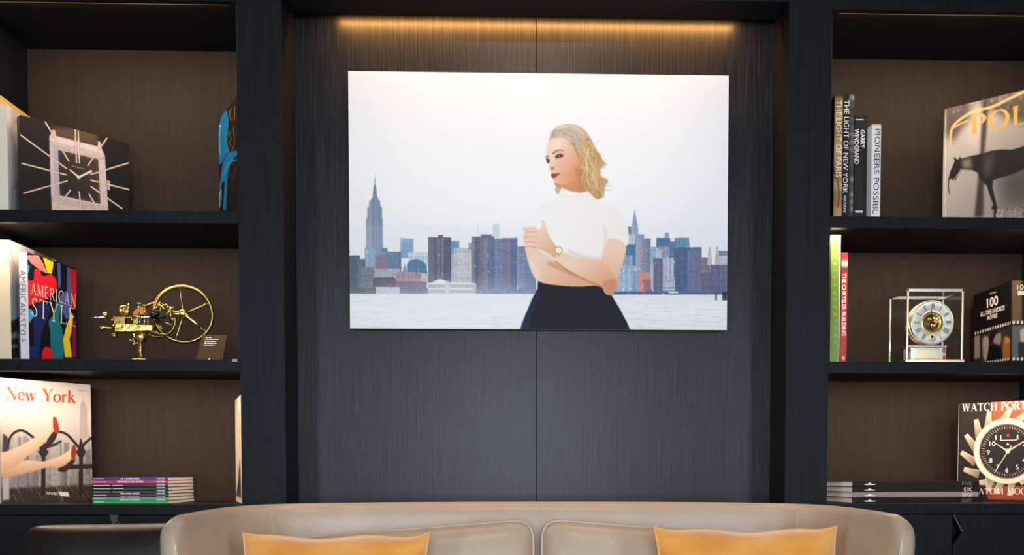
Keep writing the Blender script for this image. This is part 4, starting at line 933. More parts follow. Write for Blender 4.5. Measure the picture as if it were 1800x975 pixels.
k.poly(Z([(196, 510), (260, 495), (270, 570), (205, 570)]), (150, 134, 122), feather=3, alpha=.8); k.poly(Z([(350, 480), (420, 470), (400, 600), (350, 640)]), (92, 80, 74), feather=5, alpha=.7)
k.stroke(Z([(112, 640), (108, 700), (116, 745)]), 1.5, dk); k.stroke(Z([(140, 650), (170, 610), (196, 570)]), .8, (220, 206, 194))
for i in range(90):
    r_ = random.Random(i + 99); k.ell(*Z([(430 + r_.random() * 330, 830 + r_.random() * 80)])[0], 2.4, 1, r_.choice([(206, 192, 180), (70, 60, 56), (160, 146, 136)]), feather=.4, alpha=.7)
k.stroke(Z([(120, 420), (128, 310), (170, 250), (270, 185), (400, 150), (520, 95), (640, 40), (800, -20)]), 4.2, (226, 186, 116), feather=.8); k.stroke(Z([(128, 300), (190, 265), (245, 240)]), 3, (220, 178, 108), feather=.6)
k.stroke(Z([(90, 170), (86, 500), (84, 900)]), 1.0, (226, 214, 200), smooth=False)
k.serif('POLO', Z([(258, 212), (800, 95), (800, 225), (258, 338)]), (216, 168, 78), thick=.17, thin=.07, gap=.10)
k.finish('cover_print', COVER, rt)

# green and red books on the middle shelf
Z = lambda p: zc(p, 1440, 400, 3.9)
rt, spn, bk, k = spine_book('green_book', 1460, 1476.5, 413, 0.055, 0.25, S2, clothm('green_cloth', 120, 158, 62), 'tall lime green book with white edging against the pillar, middle shelf', base=(112, 152, 60), ymid=520)
k.rect(1456, 400, 1480, 417, (236, 226, 206)); k.rect(1474, 400, 1480, 640, (226, 226, 206), feather=.5)
rs = random.Random(8)
for i in range(15):
    y = 424 + i * 12.5; k.rect(1464 + rs.random() * 2, y, 1469 + rs.random() * 2, y + 2 + rs.random() * 4, (190, 168, 66), feather=.4, alpha=.8)
k.finish('spine_print', COVER, rt)
rt, spn, bk, k = spine_book('red_book', 1478, 1489, 444, 0.06, 0.24, S2, clothm('red_cloth', 178, 34, 30), 'slim red book with white spine title beside the green one', base=(186, 36, 30), ymid=540)
k.rect(1470, 459, 1500, 470, (214, 206, 196), feather=1.5); k.rect(1470, 470, 1500, 477, (60, 50, 48), feather=1.5); k.rect(1480.5, 625, 1484.5, 631, (226, 180, 170)); k.finish('spine_print', COVER, rt)
text(spn, 'THE CHRYSLER BUILDING', [(1480, 480), (1487.5, 480), (1486.5, 590), (1479.5, 590)], WHITE_INK, rt, down=True, bold=.03)

# film book in the corner of the middle shelf
a = P(1778, 493, 0.07)
b = zplane(a[2], 1712, 519)
Tt = 0.10; Dd = 0.23
rt, fr, spn, bk = book('film_book', (a[0] + Tt, a[1], S2), Tt, Dd, a[2] - S2, BLACKC, 0.0, 'thick black book with film strip of faces, beside the glass clock')
Z = lambda p: zc(p, 1700, 460, 4.88)
k = Canvas(bk, 150, 170, (13, 11, 11))
def strip(k, pts, n, w, h):
    p = np.array(pts, float)
    for i in range(n):
        t = (i + .5) / n; c_ = p[0] * (1 - t) + p[1] * t
        k.poly([(c_[0] - w, c_[1] - h), (c_[0] + w, c_[1] - h - 1), (c_[0] + w, c_[1] + h - 1), (c_[0] - w, c_[1] + h)], (228, 210, 190))
k.poly(Z([(58, 640), (380, 545), (380, 820), (200, 860), (58, 850)]), (50, 44, 42), feather=.6)
k.poly(Z([(64, 640), (110, 625), (112, 820), (64, 830)]), (170, 152, 138), feather=.8); k.poly(Z([(135, 660), (180, 640), (188, 700), (175, 830), (140, 825)]), (178, 160, 150), smooth=True, feather=1)
k.poly(Z([(190, 640), (250, 590), (290, 610), (290, 690), (265, 715), (230, 690)]), (150, 138, 132), smooth=True, feather=1); k.poly(Z([(190, 640), (230, 590), (290, 600), (250, 620), (220, 680), (200, 690)]), (20, 17, 18), smooth=True, feather=.6)
k.poly(Z([(190, 720), (260, 710), (310, 790), (300, 850), (170, 850)]), (14, 12, 13), feather=.8)
k.poly(Z([(310, 660), (345, 640), (372, 680), (380, 820), (310, 830)]), (160, 106, 52), smooth=True, feather=1.2); k.ell(*Z([(345, 672)])[0], 4, 5, (206, 140, 84), feather=.8)
strip(k, Z([(62, 618), (384, 522)]), 15, 1.35, 2.6); strip(k, Z([(60, 880), (384, 828)]), 15, 1.3, 2.2)
k.finish('cover_print', COVER, rt)
text(bk, 'TASCHEN', Z([(190, 268), (252, 252), (252, 266), (190, 282)]), WHITE_INK, rt)
text(bk, '100', Z([(170, 318), (268, 284), (268, 368), (172, 398)]), WHITE_INK, rt, bold=.03)
text(bk, 'ALL-TIME FAVORITE', Z([(114, 432), (324, 370), (324, 412), (116, 474)]), WHITE_INK, rt, bold=.03)
text(bk, 'MOVIES', Z([(174, 464), (262, 438), (262, 478), (174, 502)]), WHITE_INK, rt, bold=.03)
k = Canvas(spn, 70, 170, (16, 13, 12))
k.poly(Z([(385, 160), (470, 160), (470, 510), (385, 510)]), (104, 80, 48), feather=1.2); k.poly(Z([(384, 545), (800, 545), (800, 820), (384, 820)]), (96, 94, 92), feather=1)
k.poly(Z([(455, 600), (490, 570), (520, 600), (510, 690), (470, 700)]), (200, 168, 146), smooth=True, feather=1); k.poly(Z([(440, 690), (540, 680), (560, 820), (440, 820)]), (36, 36, 42), feather=1)
strip(k, Z([(384, 522), (800, 520)]), 12, 2.2, 2.8); strip(k, Z([(384, 832), (800, 832)]), 12, 2.2, 2.6)
k.rect(*Z([(434, 250)])[0], *Z([(700, 288)])[0], (226, 206, 188))
k.finish('spine_print', COVER, rt)
text(spn, '100', Z([(428, 196), (520, 196), (520, 240), (428, 240)]), WHITE_INK, rt)

# pilot watch book on the counter
a = P(1686, 709, 0.235); b = zplane(a[2], 1800, 703.5)
b = P(1800, 703.5, 0.10); ph, _w = from_edge(a, b); wdt = 0.275
rt, fr, spn, _ = book('pilot_watch_book', (a[0], a[1], S3), 0.03, wdt, a[2] - S3, BLACKC, ph, 'black and rust book with a big pilot watch dial on its cover')
k = Canvas(fr, 230, 250, (30, 21, 17))
Z = lambda p: zc(p, 1660, 690, 4.872)
k.poly(Z([(410, 60), (900, 40), (900, 300), (410, 330)]), (156, 72, 40), feather=.3); k.poly(Z([(372, 800), (900, 790), (900, 920), (372, 910)]), (142, 62, 34), feather=.3)
cx, cy, rx, ry = 540, 500, 265, 262
bl_ = (206, 192, 168)
for x0_, y0_, x1_, y1_ in ((272, 228, 300, 390), (385, 160, 370, 330), (185, 360, 270, 480), (145, 510, 270, 600), (168, 655, 300, 700), (300, 770, 430, 760), (570, 130, 490, 260), (700, 180, 600, 260), (380, 840, 390, 720), (560, 880, 590, 720), (440, 860, 500, 740), (680, 780, 640, 700)):
    d_ = np.array([x1_ - x0_, y1_ - y0_], float); n_ = np.array([-d_[1], d_[0]]) / np.linalg.norm(d_)
    p0, p1 = np.array([x0_, y0_], float), np.array([x1_, y1_], float)
    k.poly(Z([p0 + n_ * 18, p1 + n_ * 34, p1 - n_ * 34, p0 - n_ * 18]), bl_, feather=.3, c2=(126, 106, 82), g=Z([p0, p1]))
    k.stroke(Z([p0 - n_ * 18, p1 - n_ * 34]), .8, (236, 226, 206), smooth=False)
E1 = Z([(cx, cy)])[0]; sx = 1 / 4.872
k.ell(*E1, 290 * sx, 282 * sx, (190, 170, 142)); k.ell(*E1, 284 * sx, 276 * sx, (226, 212, 188), feather=.3); k.ell(*E1, 244 * sx, 238 * sx, (150, 124, 98)); k.ell(*E1, 234 * sx, 228 * sx, (32, 26, 23))
for i in range(60):
    t = 2 * math.pi * i / 60; r0 = .86 if i % 5 else .80
    k.stroke([(E1[0] + 226 * sx * f * math.sin(t), E1[1] - 222 * sx * f * math.cos(t)) for f in (r0, .97)], .9, (190, 182, 170) if i % 15 else (150, 60, 40), smooth=False)
k.poly(Z([(545, 345), (566, 374), (526, 374)]), (150, 62, 42)); k.stroke(Z([(480, 408), (620, 404)]), 1.6, (226, 218, 206)); k.poly(Z([(543, 426), (558, 448), (528, 448)]), (220, 212, 200))
k.stroke(Z([(543, 500), (440, 434)]), 3.2, (206, 190, 164), w1=1.4, smooth=False); k.stroke(Z([(543, 500), (690, 412)]), 3.4, (206, 180, 146), w1=2, smooth=False); k.stroke(Z([(575, 452), (430, 684)]), 1.4, (226, 214, 196), smooth=False)
k.ell(*Z([(543, 500)])[0], 4, 4, (230, 220, 200))
k.serif('WATCH PORT', Z([(155, 96), (700, 76), (700, 142), (155, 162)]), (236, 222, 210), thick=.17, thin=.06, gap=.06)
k.serif('ATOM MOOD', Z([(292, 818), (760, 812), (760, 868), (292, 866)]), (232, 218, 206), thick=.16, thin=.06, gap=.06)
k.finish('cover_print', COVER, rt)
for st, x, y in (('11', 463, 383), ('10', 412, 436), ('9', 377, 510), ('8', 399, 580), ('7', 456, 636), ('6', 536, 662), ('5', 624, 636), ('4', 682, 576), ('1', 628, 380), ('2', 684, 436)):
    w_ = 17 * (len(st) if st != '1' else .5); text(fr, st, Z(q4(x - w_ * .75, y - 20, x + w_ * .75, y + 20)), WHITE_INK, rt)
MB().box(-0.030, 0.0004, -0.0008, -0.0001, 0.0, a[2] - S3).build('spine_print', WHITEC, rt)

# four matching volumes lying on the counter
near = P(1498, 870, 0.06)
ang = rad(11)
zt = P(1498, 845.5, 0.06)[2]; hh = (zt - S3) / 4
Ls = None
for Ls in np.arange(.25, .45, .001):
    if proj((near[0] + math.cos(ang) * Ls, near[1] + math.sin(ang) * Ls, S3 + .03))[0] >= 1720: break
names = ['FIVE', 'SIX', 'SEVEN', 'EIGHT']
D4 = ['black volume marked FIVE topmost on the stack of four', 'black volume marked SIX second from the top of the stack', 'mauve grey volume marked SEVEN in the stack of four', 'black volume marked EIGHT at the bottom of the stack of four']
for i in range(4):
    j = 3 - i
    cm = mat('mauve_cloth', L(142, 126, 128), .45) if i == 2 else BLACKC
    r0 = (near[0] + math.cos(ang) * Ls, near[1] + math.sin(ang) * Ls, S3 + (j + 1) * hh - .0003)
    rt, fr, spn, _ = book('matching_volume', r0, hh - .0006, 0.168, float(Ls), cm, ang, D4[i], 'book', 'stack of four matching volumes', lying=True, page_inset=.002, board=.0010)
    y0 = 846 + i * 9.8
    text(spn, names[i], q4(1691 if i != 1 else 1694, y0 + 0.5, 1708, y0 + 7), GREY_INK if i in (0, 3) else WHITE_INK, rt)
    em = MB()
    f_ = lambda x, y: spn.o + spn.eu * spn.uv([(x, y)])[0][0] + spn.ev * spn.uv([(x, y)])[0][1] + spn.n * .0006
    q_ = [(1518, y0 + 4.6), (1525, y0 + 4.0), (1528.5, y0 + 1.6), (1532, y0 + 4.0), (1539.5, y0 + 4.6), (1536, y0 + 6.0), (1521, y0 + 6.0)]
    em.prism([tuple(f_(x, y)) for x, y in q_], tuple(spn.n * .0004))
    em.build('emblem', WHITE_INK, rt)
# ------------------------------------------------------------------ plaque and brass machine
pl = thing('plaque', (P(368, 620, 0.03)[0], 0.03, S2), 'small bronze caption plaque leaning beside the brass wheel', 'plaque')
zb, ztp = S2, P(375, 588, 0.05)[2]
xs = [P(344, 620, 0.02)[0], P(391, 620, 0.02)[0], P(399, 590, 0.05)[0], P(356, 590, 0.05)[0]]
c4 = [(xs[0], 0.02, zb), (xs[1], 0.02, zb), (xs[2], 0.05, ztp), (xs[3], 0.05, ztp)]
MB().prism(c4, (0, 0.004, 0.0)).build('plate', BRONZE, pl)
fpl = Face(pl, np.array(c4[3]) - np.array(pl.location), np.array(c4[2]) - np.array(c4[3]), np.array(c4[0]) - np.array(c4[3]))
ms = MB()
rs = random.Random(2)
for i, (v0, u1) in enumerate(((.10, .42), (.17, .70), (.26, .62), (.33, .68), (.40, .60))):
    u = .16
    while u < u1:
        w_ = rs.uniform(.04, .11)
        q_ = [fpl.at(a_, b_, .0005) + np.array(pl.location) for a_, b_ in ((u, v0), (min(u + w_, u1), v0), (min(u + w_, u1), v0 + .035), (u, v0 + .035))]
        ms.prism([tuple(p) for p in q_], tuple(fpl.n * .0003)); u += w_ + .02
ms.build('caption_lines', WHITE_INK, pl)
q_ = [fpl.at(a_, b_, .0005) + np.array(pl.location) for a_, b_ in ((.5, .93), (.56, .93), (.56, .99), (.5, .99))]
MB().prism([tuple(p) for p in q_], tuple(fpl.n * .0003)).build('emblem', WHITE_INK, pl)

MY = 0.045
def M(x, y, dy=0.0):
    return Vector(P(x, y, MY + dy))
pxm = (M(300, 560) - M(299, 560)).length       # metres per photo pixel at the machine
bx = M(247, 620)
mc = thing('brass_machine', (bx.x, MY, S2), 'antique polished brass watchmaking machine with large spoked flywheel', 'machine')
mb = MB(); u = pxm
mb.lathe([(18 * u, 0), (18 * u, .003), (14 * u, .006), (7 * u, .009), (5.2 * u, .016), (4.6 * u, .03), (4.6 * u, (M(250, 599).z - S2))], (bx.x, MY, S2))
mb.build('pedestal', BRASS, mc)
c1 = M(249, 598); c0 = M(249, 570)
hgt = c0.z - c1.z
MB().lathe([(6 * u, -.004), (9.5 * u, 0), (9.5 * u, hgt * .55), (8 * u, hgt * .56), (8 * u, hgt * .75), (10.5 * u, hgt * .78), (9 * u, hgt), (5 * u, hgt + .004)], (bx.x + 2 * u, MY, c1.z)).build('column', BRASS, mc)
MB().box(M(195, 0).x, M(232, 0).x, MY - .014, MY + .014, M(0, 583).z, M(0, 569).z).box(M(203, 0).x, M(246, 0).x, MY - .010, MY + .010, M(0, 571).z, M(0, 577).z + .012).box(M(228, 0).x, M(262, 0).x, MY - .016, MY + .016, M(0, 581).z, M(0, 571).z).build('bed', BRASS, mc, bevel=.001)
sl = MB().box(M(192, 0).x, M(212, 0).x, MY - .008, MY + .008, M(0, 570).z, M(0, 556).z).box(M(226, 0).x, M(236, 0).x, MY - .009, MY + .009, M(0, 571).z, M(0, 553).z)
sl.box(M(190, 0).x, M(262, 0).x, MY - .006, MY + .006, M(0, 559).z, M(0, 555.5).z)
sl.build('slide_rest', AGED, mc, bevel=.0008)
for x, y in ((199, 572), (206, 577), (215, 574), (226, 576), (232, 571), (240, 576), (197, 562), (207, 563), (231, 561)):
    MB().lathe([(1.9 * u, 0), (1.9 * u, .002), (1.2 * u, .003)], M(x, y, -.0145), (0, -1, 0), 12).build('screw', BRASS, mc)
for x in (238, 246, 254, 260):
    MB().rod(M(x, 572, -.010), M(x, 557, -.010), 1.3 * u).build('guide_rod', SILVER if x % 4 else BRASS, mc)
MB().lathe([(4.2 * u, 0), (5.2 * u, .004), (5.2 * u, .010), (3.6 * u, .012)], M(201, 586, -.006), (0, 0, -1), 16).build('clamp_knob', AGED, mc)
MB().rod(M(161, 558.5, -.01), M(186, 557, -.01), .0018, .0028).build('spindle', SILVER, mc)
MB().rod(M(232, 557.5, -.012), M(265, 557, -.012), .003).build('arbor', SILVER, mc)
k1 = MB().ball(M(185, 553, -.008), 5 * u).rod(M(185, 553), M(185, 562), 2.4 * u).ball(M(180, 576, -.004), 4.6 * u).rod(M(178, 576, -.004), M(198, 576, -.004), 2.2 * u)
k1.build('knob', BRASS, mc)
g1 = MB().lathe([(0, -.004), (9.5 * u, -.004), (9.5 * u, .004), (0, .004)], M(218, 546, -.012), (0.25, 1, 0), 28).ring(M(218, 546, -.017), (0.25, 1, 0), 8 * u, 1.3 * u, 28)
g1.rod(M(213, 546, -.018), M(223, 546, -.018), 1.2 * u).rod(M(218, 541, -.018), M(218, 551, -.018), 1.2 * u).rod(M(226, 533, -.005), M(226, 545, -.005), 1.4 * u)
g1.build('index_wheel', BRASS, mc)
MB().prism([M(232, 553, -.010), M(257, 553, -.010), M(254, 542, -.010), M(246, 538, -.010), M(236, 545, -.010)], (0, .016, 0)).build('copper_block', COPPER, mc, bevel=.001)
ps = MB()
for x, yt in ((244, 533.5), (254, 537)):
    ps.rod(M(x, 556, -.012), M(x, yt, -.012), 1.5 * u).lathe([(4.6 * u, 0), (4.6 * u, .002), (3 * u, .0035)], M(x, yt + .8, -.012))
ps.build('thumb_screw', BRASS, mc)
MB().ball(M(270, 554, -.006), 6 * u).rod(M(266, 558, 0), M(290, 556, 0), 3.0 * u).lathe([(7 * u, -.006), (7 * u, .006)], M(276, 551, 0), (1, .2, 0)).build('headstock', BLACKM, mc)
cr_ = MB()
for p0, p1, r_ in (((268, 549), (282, 531), 1.6), ((280, 535), (292, 545), 2), ((258, 583), (296, 588), 2.6), ((258, 578), (283, 588), 3), ((278, 563), (287, 584), 2), ((272, 563), (284, 580), 1.6), ((300, 540), (300, 565), 3), ((293, 541), (306, 541), 2.6)):
    cr_.rod(M(*p0), M(*p1), r_ * u)
cr_.ball(M(292, 536, -.006), 2.6 * u).ball(M(304, 562, -.006), 3 * u).ball(M(274, 584), 4 * u).ball(M(266, 577), 4.4 * u).ring(M(289, 545), (0.1, 1, 0), 8 * u, 1.4 * u, 24)
cr_.build('linkage', AGED, mc)
ch_ = MB()
for x, y in ((235, 588), (236, 592), (234, 596), (231, 598), (229, 597), (236, 600), (239, 603), (242, 602), (235, 604)):
    ch_.ball(M(x, y, -.016), 1.7 * u, 8)
ch_.rod(M(236, 586, -.016), M(236, 592, -.016), 1.2 * u).build('chain', SILVER, mc)
# small and large wheel
ax = Vector((0.22, -1, 0.0)).normalized()
sw = MB().ring(M(277, 562, .022), ax, 30 * u, 2.4 * u, 40, 10, 1.6)
for t in (20, 110, 200, 290):
    sw.rod(M(277, 562, .022), M(277 + 29 * math.cos(rad(t)), 562 + 29 * math.sin(rad(t)), .022), 1.7 * u)
sw.build('small_wheel', AGED, mc)
wc = M(322.5, 552, .03)
q = ax.to_track_quat('Z', 'Y')
def wp(t, r_, z=0): return wc + q @ Vector((r_ * math.cos(t), r_ * math.sin(t), z))
side = q @ Vector((1, 0, 0)); vert = q @ Vector((0, 1, 0))
def wdir(t):                                   # screen angle, degrees, counter-clockwise from the right
    d = Vector((math.cos(rad(t)), 0, math.sin(rad(t))))
    return math.atan2(d.dot(vert), d.dot(side))
fw = MB().ring(wc, ax, 49.5 * u, 3.4 * u, 64, 12, 1.5)
wheel = fw.build('flywheel', AGED, mc)
for t in (97, 26, -38, -107, 168):
    a_ = wdir(t)
    MB().lathe([(3.6 * u, 7 * u), (2.3 * u, 16 * u), (2.0 * u, 36 * u), (3.2 * u, 48 * u)], wc, wp(a_, 1) - wc, 10).build('spoke', AGED, wheel)
MB().lathe([(9 * u, -.012), (9 * u, .010), (6 * u, .012), (6 * u, .024), (3 * u, .026)], wc, ax, 24).rod(wc + ax * .01, M(304, 552, .01), 5.5 * u).build('hub', BRASS, wheel)
a_ = wdir(-38)
MB().lathe([(5 * u, 2 * u), (4 * u, 10 * u), (2.8 * u, 16 * u), (3.4 * u, 24 * u), (2.0 * u, 38 * u)], wc + ax * .018, wp(a_, 1) - wc, 12).build('crank', BRASS, wheel)

# ------------------------------------------------------------------ glass mantel clock
CY0 = 0.045; CD = 0.135
A = P(1594, 570, CY0); B_ = P(1694, 570, CY0); cx0, cx1 = A[0], B_[0]
zc1 = P(1644, 507, CY0)[2]; zc0 = S2
ck = thing('mantel_clock', ((cx0 + cx1) / 2, CY0 + CD / 2, S2), 'glass cased mantel clock with white roman dial and gilt frame', 'clock')
cy1 = CY0 + CD; fr_ = .0058
box_part('base_plate', ck, GILT, (cx0 - .004, cx1 + .003, CY0 - .004, cy1 + .004, zc0, zc0 + .013), bevel=.0015)
for x in (cx0, cx1 - fr_):
    for y in (CY0, cy1 - fr_):
        box_part('post', ck, GILT if y == CY0 else SILVER, (x, x + fr_, y, y + fr_, zc0 + .013, zc1), bevel=.001)
tpf = MB()
tpf.box(cx0, cx1, CY0, CY0 + fr_, zc1 - .009, zc1).box(cx0, cx1, cy1 - fr_, cy1, zc1 - .009, zc1).box(cx0, cx0 + fr_, CY0, cy1, zc1 - .009, zc1).box(cx1 - fr_, cx1, CY0, cy1, zc1 - .009, zc1)
tpf.build('top_frame', SILVER, ck, bevel=.001)
e = .0015
for b in ((cx0 + fr_, cx1 - fr_, CY0 + .002, CY0 + .002 + e, zc0 + .013, zc1 - .009), (cx0 + fr_, cx1 - fr_, cy1 - .002 - e, cy1 - .002, zc0 + .013, zc1 - .009), (cx0 + .002, cx0 + .002 + e, CY0 + fr_, cy1 - fr_, zc0 + .013, zc1 - .009), (cx1 - .002 - e, cx1 - .002, CY0 + fr_, cy1 - fr_, zc0 + .013, zc1 - .009), (cx0 + fr_, cx1 - fr_, CY0 + fr_, cy1 - fr_, zc1 - .006, zc1 - .0045)):
    box_part('glass_pane', ck, GLASS, b)
dy_ = CY0 + .028
dc = Vector(P(1638, 567, dy_)); dr = (P(1675, 567, dy_)[0] - dc.x)
MB().lathe([(dr * .52, 0), (dr * .99, 0), (dr * .99, -.003), (dr * .93, -.004), (dr * .52, -.004), (dr * .52, 0)], dc, (0, 1, 0), 48, False).build('dial', mat('white_enamel', L(236, 234, 232), .3), ck)
MB().ring(dc + Vector((0, -.002, 0)), (0, 1, 0), dr * 1.0, .0022, 56).ring(dc + Vector((0, -.004, 0)), (0, 1, 0), dr * .53, .0016, 40).build('bezel', GILT, ck)
bluek = mat('blue_numerals', L(44, 72, 126), .5)
rom = ['XII', 'I', 'II', 'III', 'IIII', 'V', 'VI', 'VII', 'VIII', 'IX', 'X', 'XI']
for i, st in enumerate(rom):
    if i == 6: continue
    me = text_mesh(st, .025); n = len(me.vertices); co = np.empty(n * 3); me.vertices.foreach_get('co', co); co = co.reshape(-1, 3)
    lo, hi = co.min(0), co.max(0); w_ = .0055 * len(st) * .62 if len(st) > 1 else .002; h_ = .0175
    if st in 'XV': w_ = .0055
    lx = ((co[:, 0] - lo[0]) / (hi[0] - lo[0]) - .5) * w_; lz = ((co[:, 1] - lo[1]) / (hi[1] - lo[1]) - .5) * h_ + dr * .75
    t = 2 * math.pi * i / 12
    X_ = lx * math.cos(t) + lz * math.sin(t); Z_ = -lx * math.sin(t) + lz * math.cos(t)
    p = np.c_[dc.x + X_, np.full(n, dc.y - .0048), dc.z + Z_] - np.array(ck.location)
    me.vertices.foreach_set('co', p.ravel()); me.update(); me.materials.clear(); me.materials.append(bluek)
    o = bpy.data.objects.new('numeral', me); col.objects.link(o); o.parent = ck
mv = MB().lathe([(dr * .50, 0.004), (dr * .50, .0), (dr * .40, -.001), (dr * .38, .003), (dr * .36, .003)], dc, (0, 1, 0), 36, False)
rs = random.Random(6)
for i in range(9):
    t = rs.uniform(0, 6.28); r_ = rs.uniform(.05, .28) * dr
    mv.lathe([(rs.uniform(.002, .006), -.004), (rs.uniform(.002, .005), .003)], dc + Vector((r_ * math.cos(t), -.001, r_ * math.sin(t))), (0, 1, 0), 12)
mv.build('movement', BRASS, ck)
MB().lathe([(dr * .40, .0032), (dr * .40, .0040)], dc, (0, 1, 0), 36).build('movement_plate', mat('dark_gilt_plate', (.10, .07, .045, 1), .4, metal=.6), ck)
MB().lathe([(.006, -.001), (.006, .0)], dc + Vector((.006, -.003, -.012)), (0, 1, 0), 12).lathe([(.007, -.001), (.005, .0)], dc + Vector((-.008, -.003, .006)), (0, 1, 0), 12).build('gear', COPPER, ck)
hm = MB()
hm.prism([dc + Vector((x, -.0075, z)) for x, z in ((-.0012, -.004), (.0012, -.004), (-.0042, .040), (-.0060, .040))], (0, .0006, 0))
hm.prism([dc + Vector((x, -.0068, z)) for x, z in ((-.0012, -.004), (.0014, -.004), (.0004, .026), (-.0012, .026))], (0, .0006, 0)).lathe([(.003, -.009), (.003, -.005)], dc, (0, 1, 0), 16)
hm.build('hand', mat('blued_steel', (.01, .02, .08, 1), .3, metal=.5), ck)
mo = MB().lathe([(.0115, -.0052), (.0115, -.0046)], dc + Vector((0, 0, -dr * .72)), (0, 1, 0), 24).build('moon_phase', mat('moon_disc', L(226, 216, 190), .4), ck)
MB().lathe([(.0045, -.0058), (.0045, -.0053)], dc + Vector((-.001, 0, -dr * .66)), (0, 1, 0), 16).build('moon', BLACKM, mo)
hs_ = MB().lathe([(dr * .98, 0), (dr * 1.02, .010), (dr * .96, .012), (dr * .96, .026), (dr * 1.0, .028), (dr * .98, .044), (dr * .7, .046), (dr * .68, .064), (dr * .2, .066)], dc + Vector((0, .007, 0)), (0, 1, 0), 48)
hs_.build('drum', SILVER, ck)
MB().ring(dc + Vector((0, .012, 0)), (0, 1, 0), dr * 1.02, .002, 48).ring(dc + Vector((0, .030, 0)), (0, 1, 0), dr * 1.0, .002, 48).build('drum_band', GILT, ck)
ba, bb = P(1592, 620, dy_ + .004), P(1662, 620, dy_ + .004)
bz1 = P(1630, 607, dy_)[2]
pm = MB().box(ba[0] + .012, bb[0] - .012, dy_ - .004, dy_ + .05, zc0 + .013, bz1 - .006).box(ba[0], bb[0], dy_ - .006, dy_ + .055, bz1 - .006, bz1)
pm.build('plinth', SILVER, ck, bevel=.0012)
for x in (ba[0] + .001, ba[0] + .007, bb[0] - .012, bb[0] - .006):
    MB().rod((x + .002, dy_ - .002, zc0 + .013), (x + .002, dy_ - .002, bz1 - .006), .0022).build('pillar', GILT, ck)
MB().box(ba[0] + .022, bb[0] - .022, dy_ - .006, dy_ - .003, zc0 + .018, bz1 - .011).build('name_plate', GILT, ck, bevel=.001)
MB().rod((dc.x, dy_ + .02, bz1), (dc.x, dy_ + .02, dc.z - dr * .9), .006).build('stem', GILT, ck)

# ------------------------------------------------------------------ seating
def shell(path, thick, zbot, rec, parent, m, name='shell', n_s=72, end_r=0.045):
    """wrap-around upholstered back: path of (x, y, ztop) runs front-left, round the back, front-right; the seat is on its right-hand side"""
    p = spline(np.array(path), False, 14)
    d = np.r_[0, np.cumsum(np.linalg.norm(np.diff(p[:, :2], axis=0), axis=1))]
    t = np.linspace(0, d[-1], n_s)
    # finer sections near the rounded ends
    t = np.unique(np.r_[t, np.array([0, .006, .014, .026, .04, .06]), d[-1] - np.array([0, .006, .014, .026, .04, .06])])
    q = np.c_[[np.interp(t, d, p[:, i]) for i in range(3)]].T
    tg = np.gradient(q[:, :2], axis=0); tg /= np.linalg.norm(tg, axis=1)[:, None]
    nr = np.c_[tg[:, 1], -tg[:, 0]]
    H = 1.0; V = []; rows = []
    for i in range(len(t)):
        e = min(t[i], d[-1] - t[i]); f = 1.0
        if e < end_r: f = math.sqrt(max(0.0, 1 - (1 - e / end_r) ** 2)) * .97 + .03
        zt = q[i, 2]
        er = .075
        if e < er: zt -= er * (1 - math.sqrt(max(0.0, 1 - (1 - e / er) ** 2))) * .9
        hgt = zt - zbot
        prof = [(rec, zbot), (rec * .62, zbot + hgt * .35), (rec * .22, zbot + hgt * .7), (rec * .02, zt - .050), (-.002, zt - .024), (-.012, zt - .008), (-.030, zt), (-thick + .030, zt), (-thick + .012, zt - .008), (-thick + .002, zt - .024), (-thick, zt - .05), (-thick + rec * .10, zbot + hgt * .6), (-thick + rec * .30, zbot)]
        mid = -thick / 2 + rec * .2
        rows.append([(q[i, 0] + nr[i, 0] * (mid + (a - mid) * f), q[i, 1] + nr[i, 1] * (mid + (a - mid) * f), z) for a, z in prof])
    k_ = len(rows[0]); V = [v for r_ in rows for v in r_]; Fc = []
    for i in range(len(rows) - 1):
        for j in range(k_):
            j2 = (j + 1) % k_
            Fc.append((i * k_ + j, (i + 1) * k_ + j, (i + 1) * k_ + j2, i * k_ + j2))
    Fc.append(tuple(range(k_))); Fc.append(tuple((len(rows) - 1) * k_ + j for j in range(k_))[::-1])
    o = MB().add(V, Fc, True).build(name, m, parent)
    o.modifiers.new('soft', 'SUBSURF').levels = 1; o.modifiers['soft'].render_levels = 2
    return o, rows, t, d[-1]

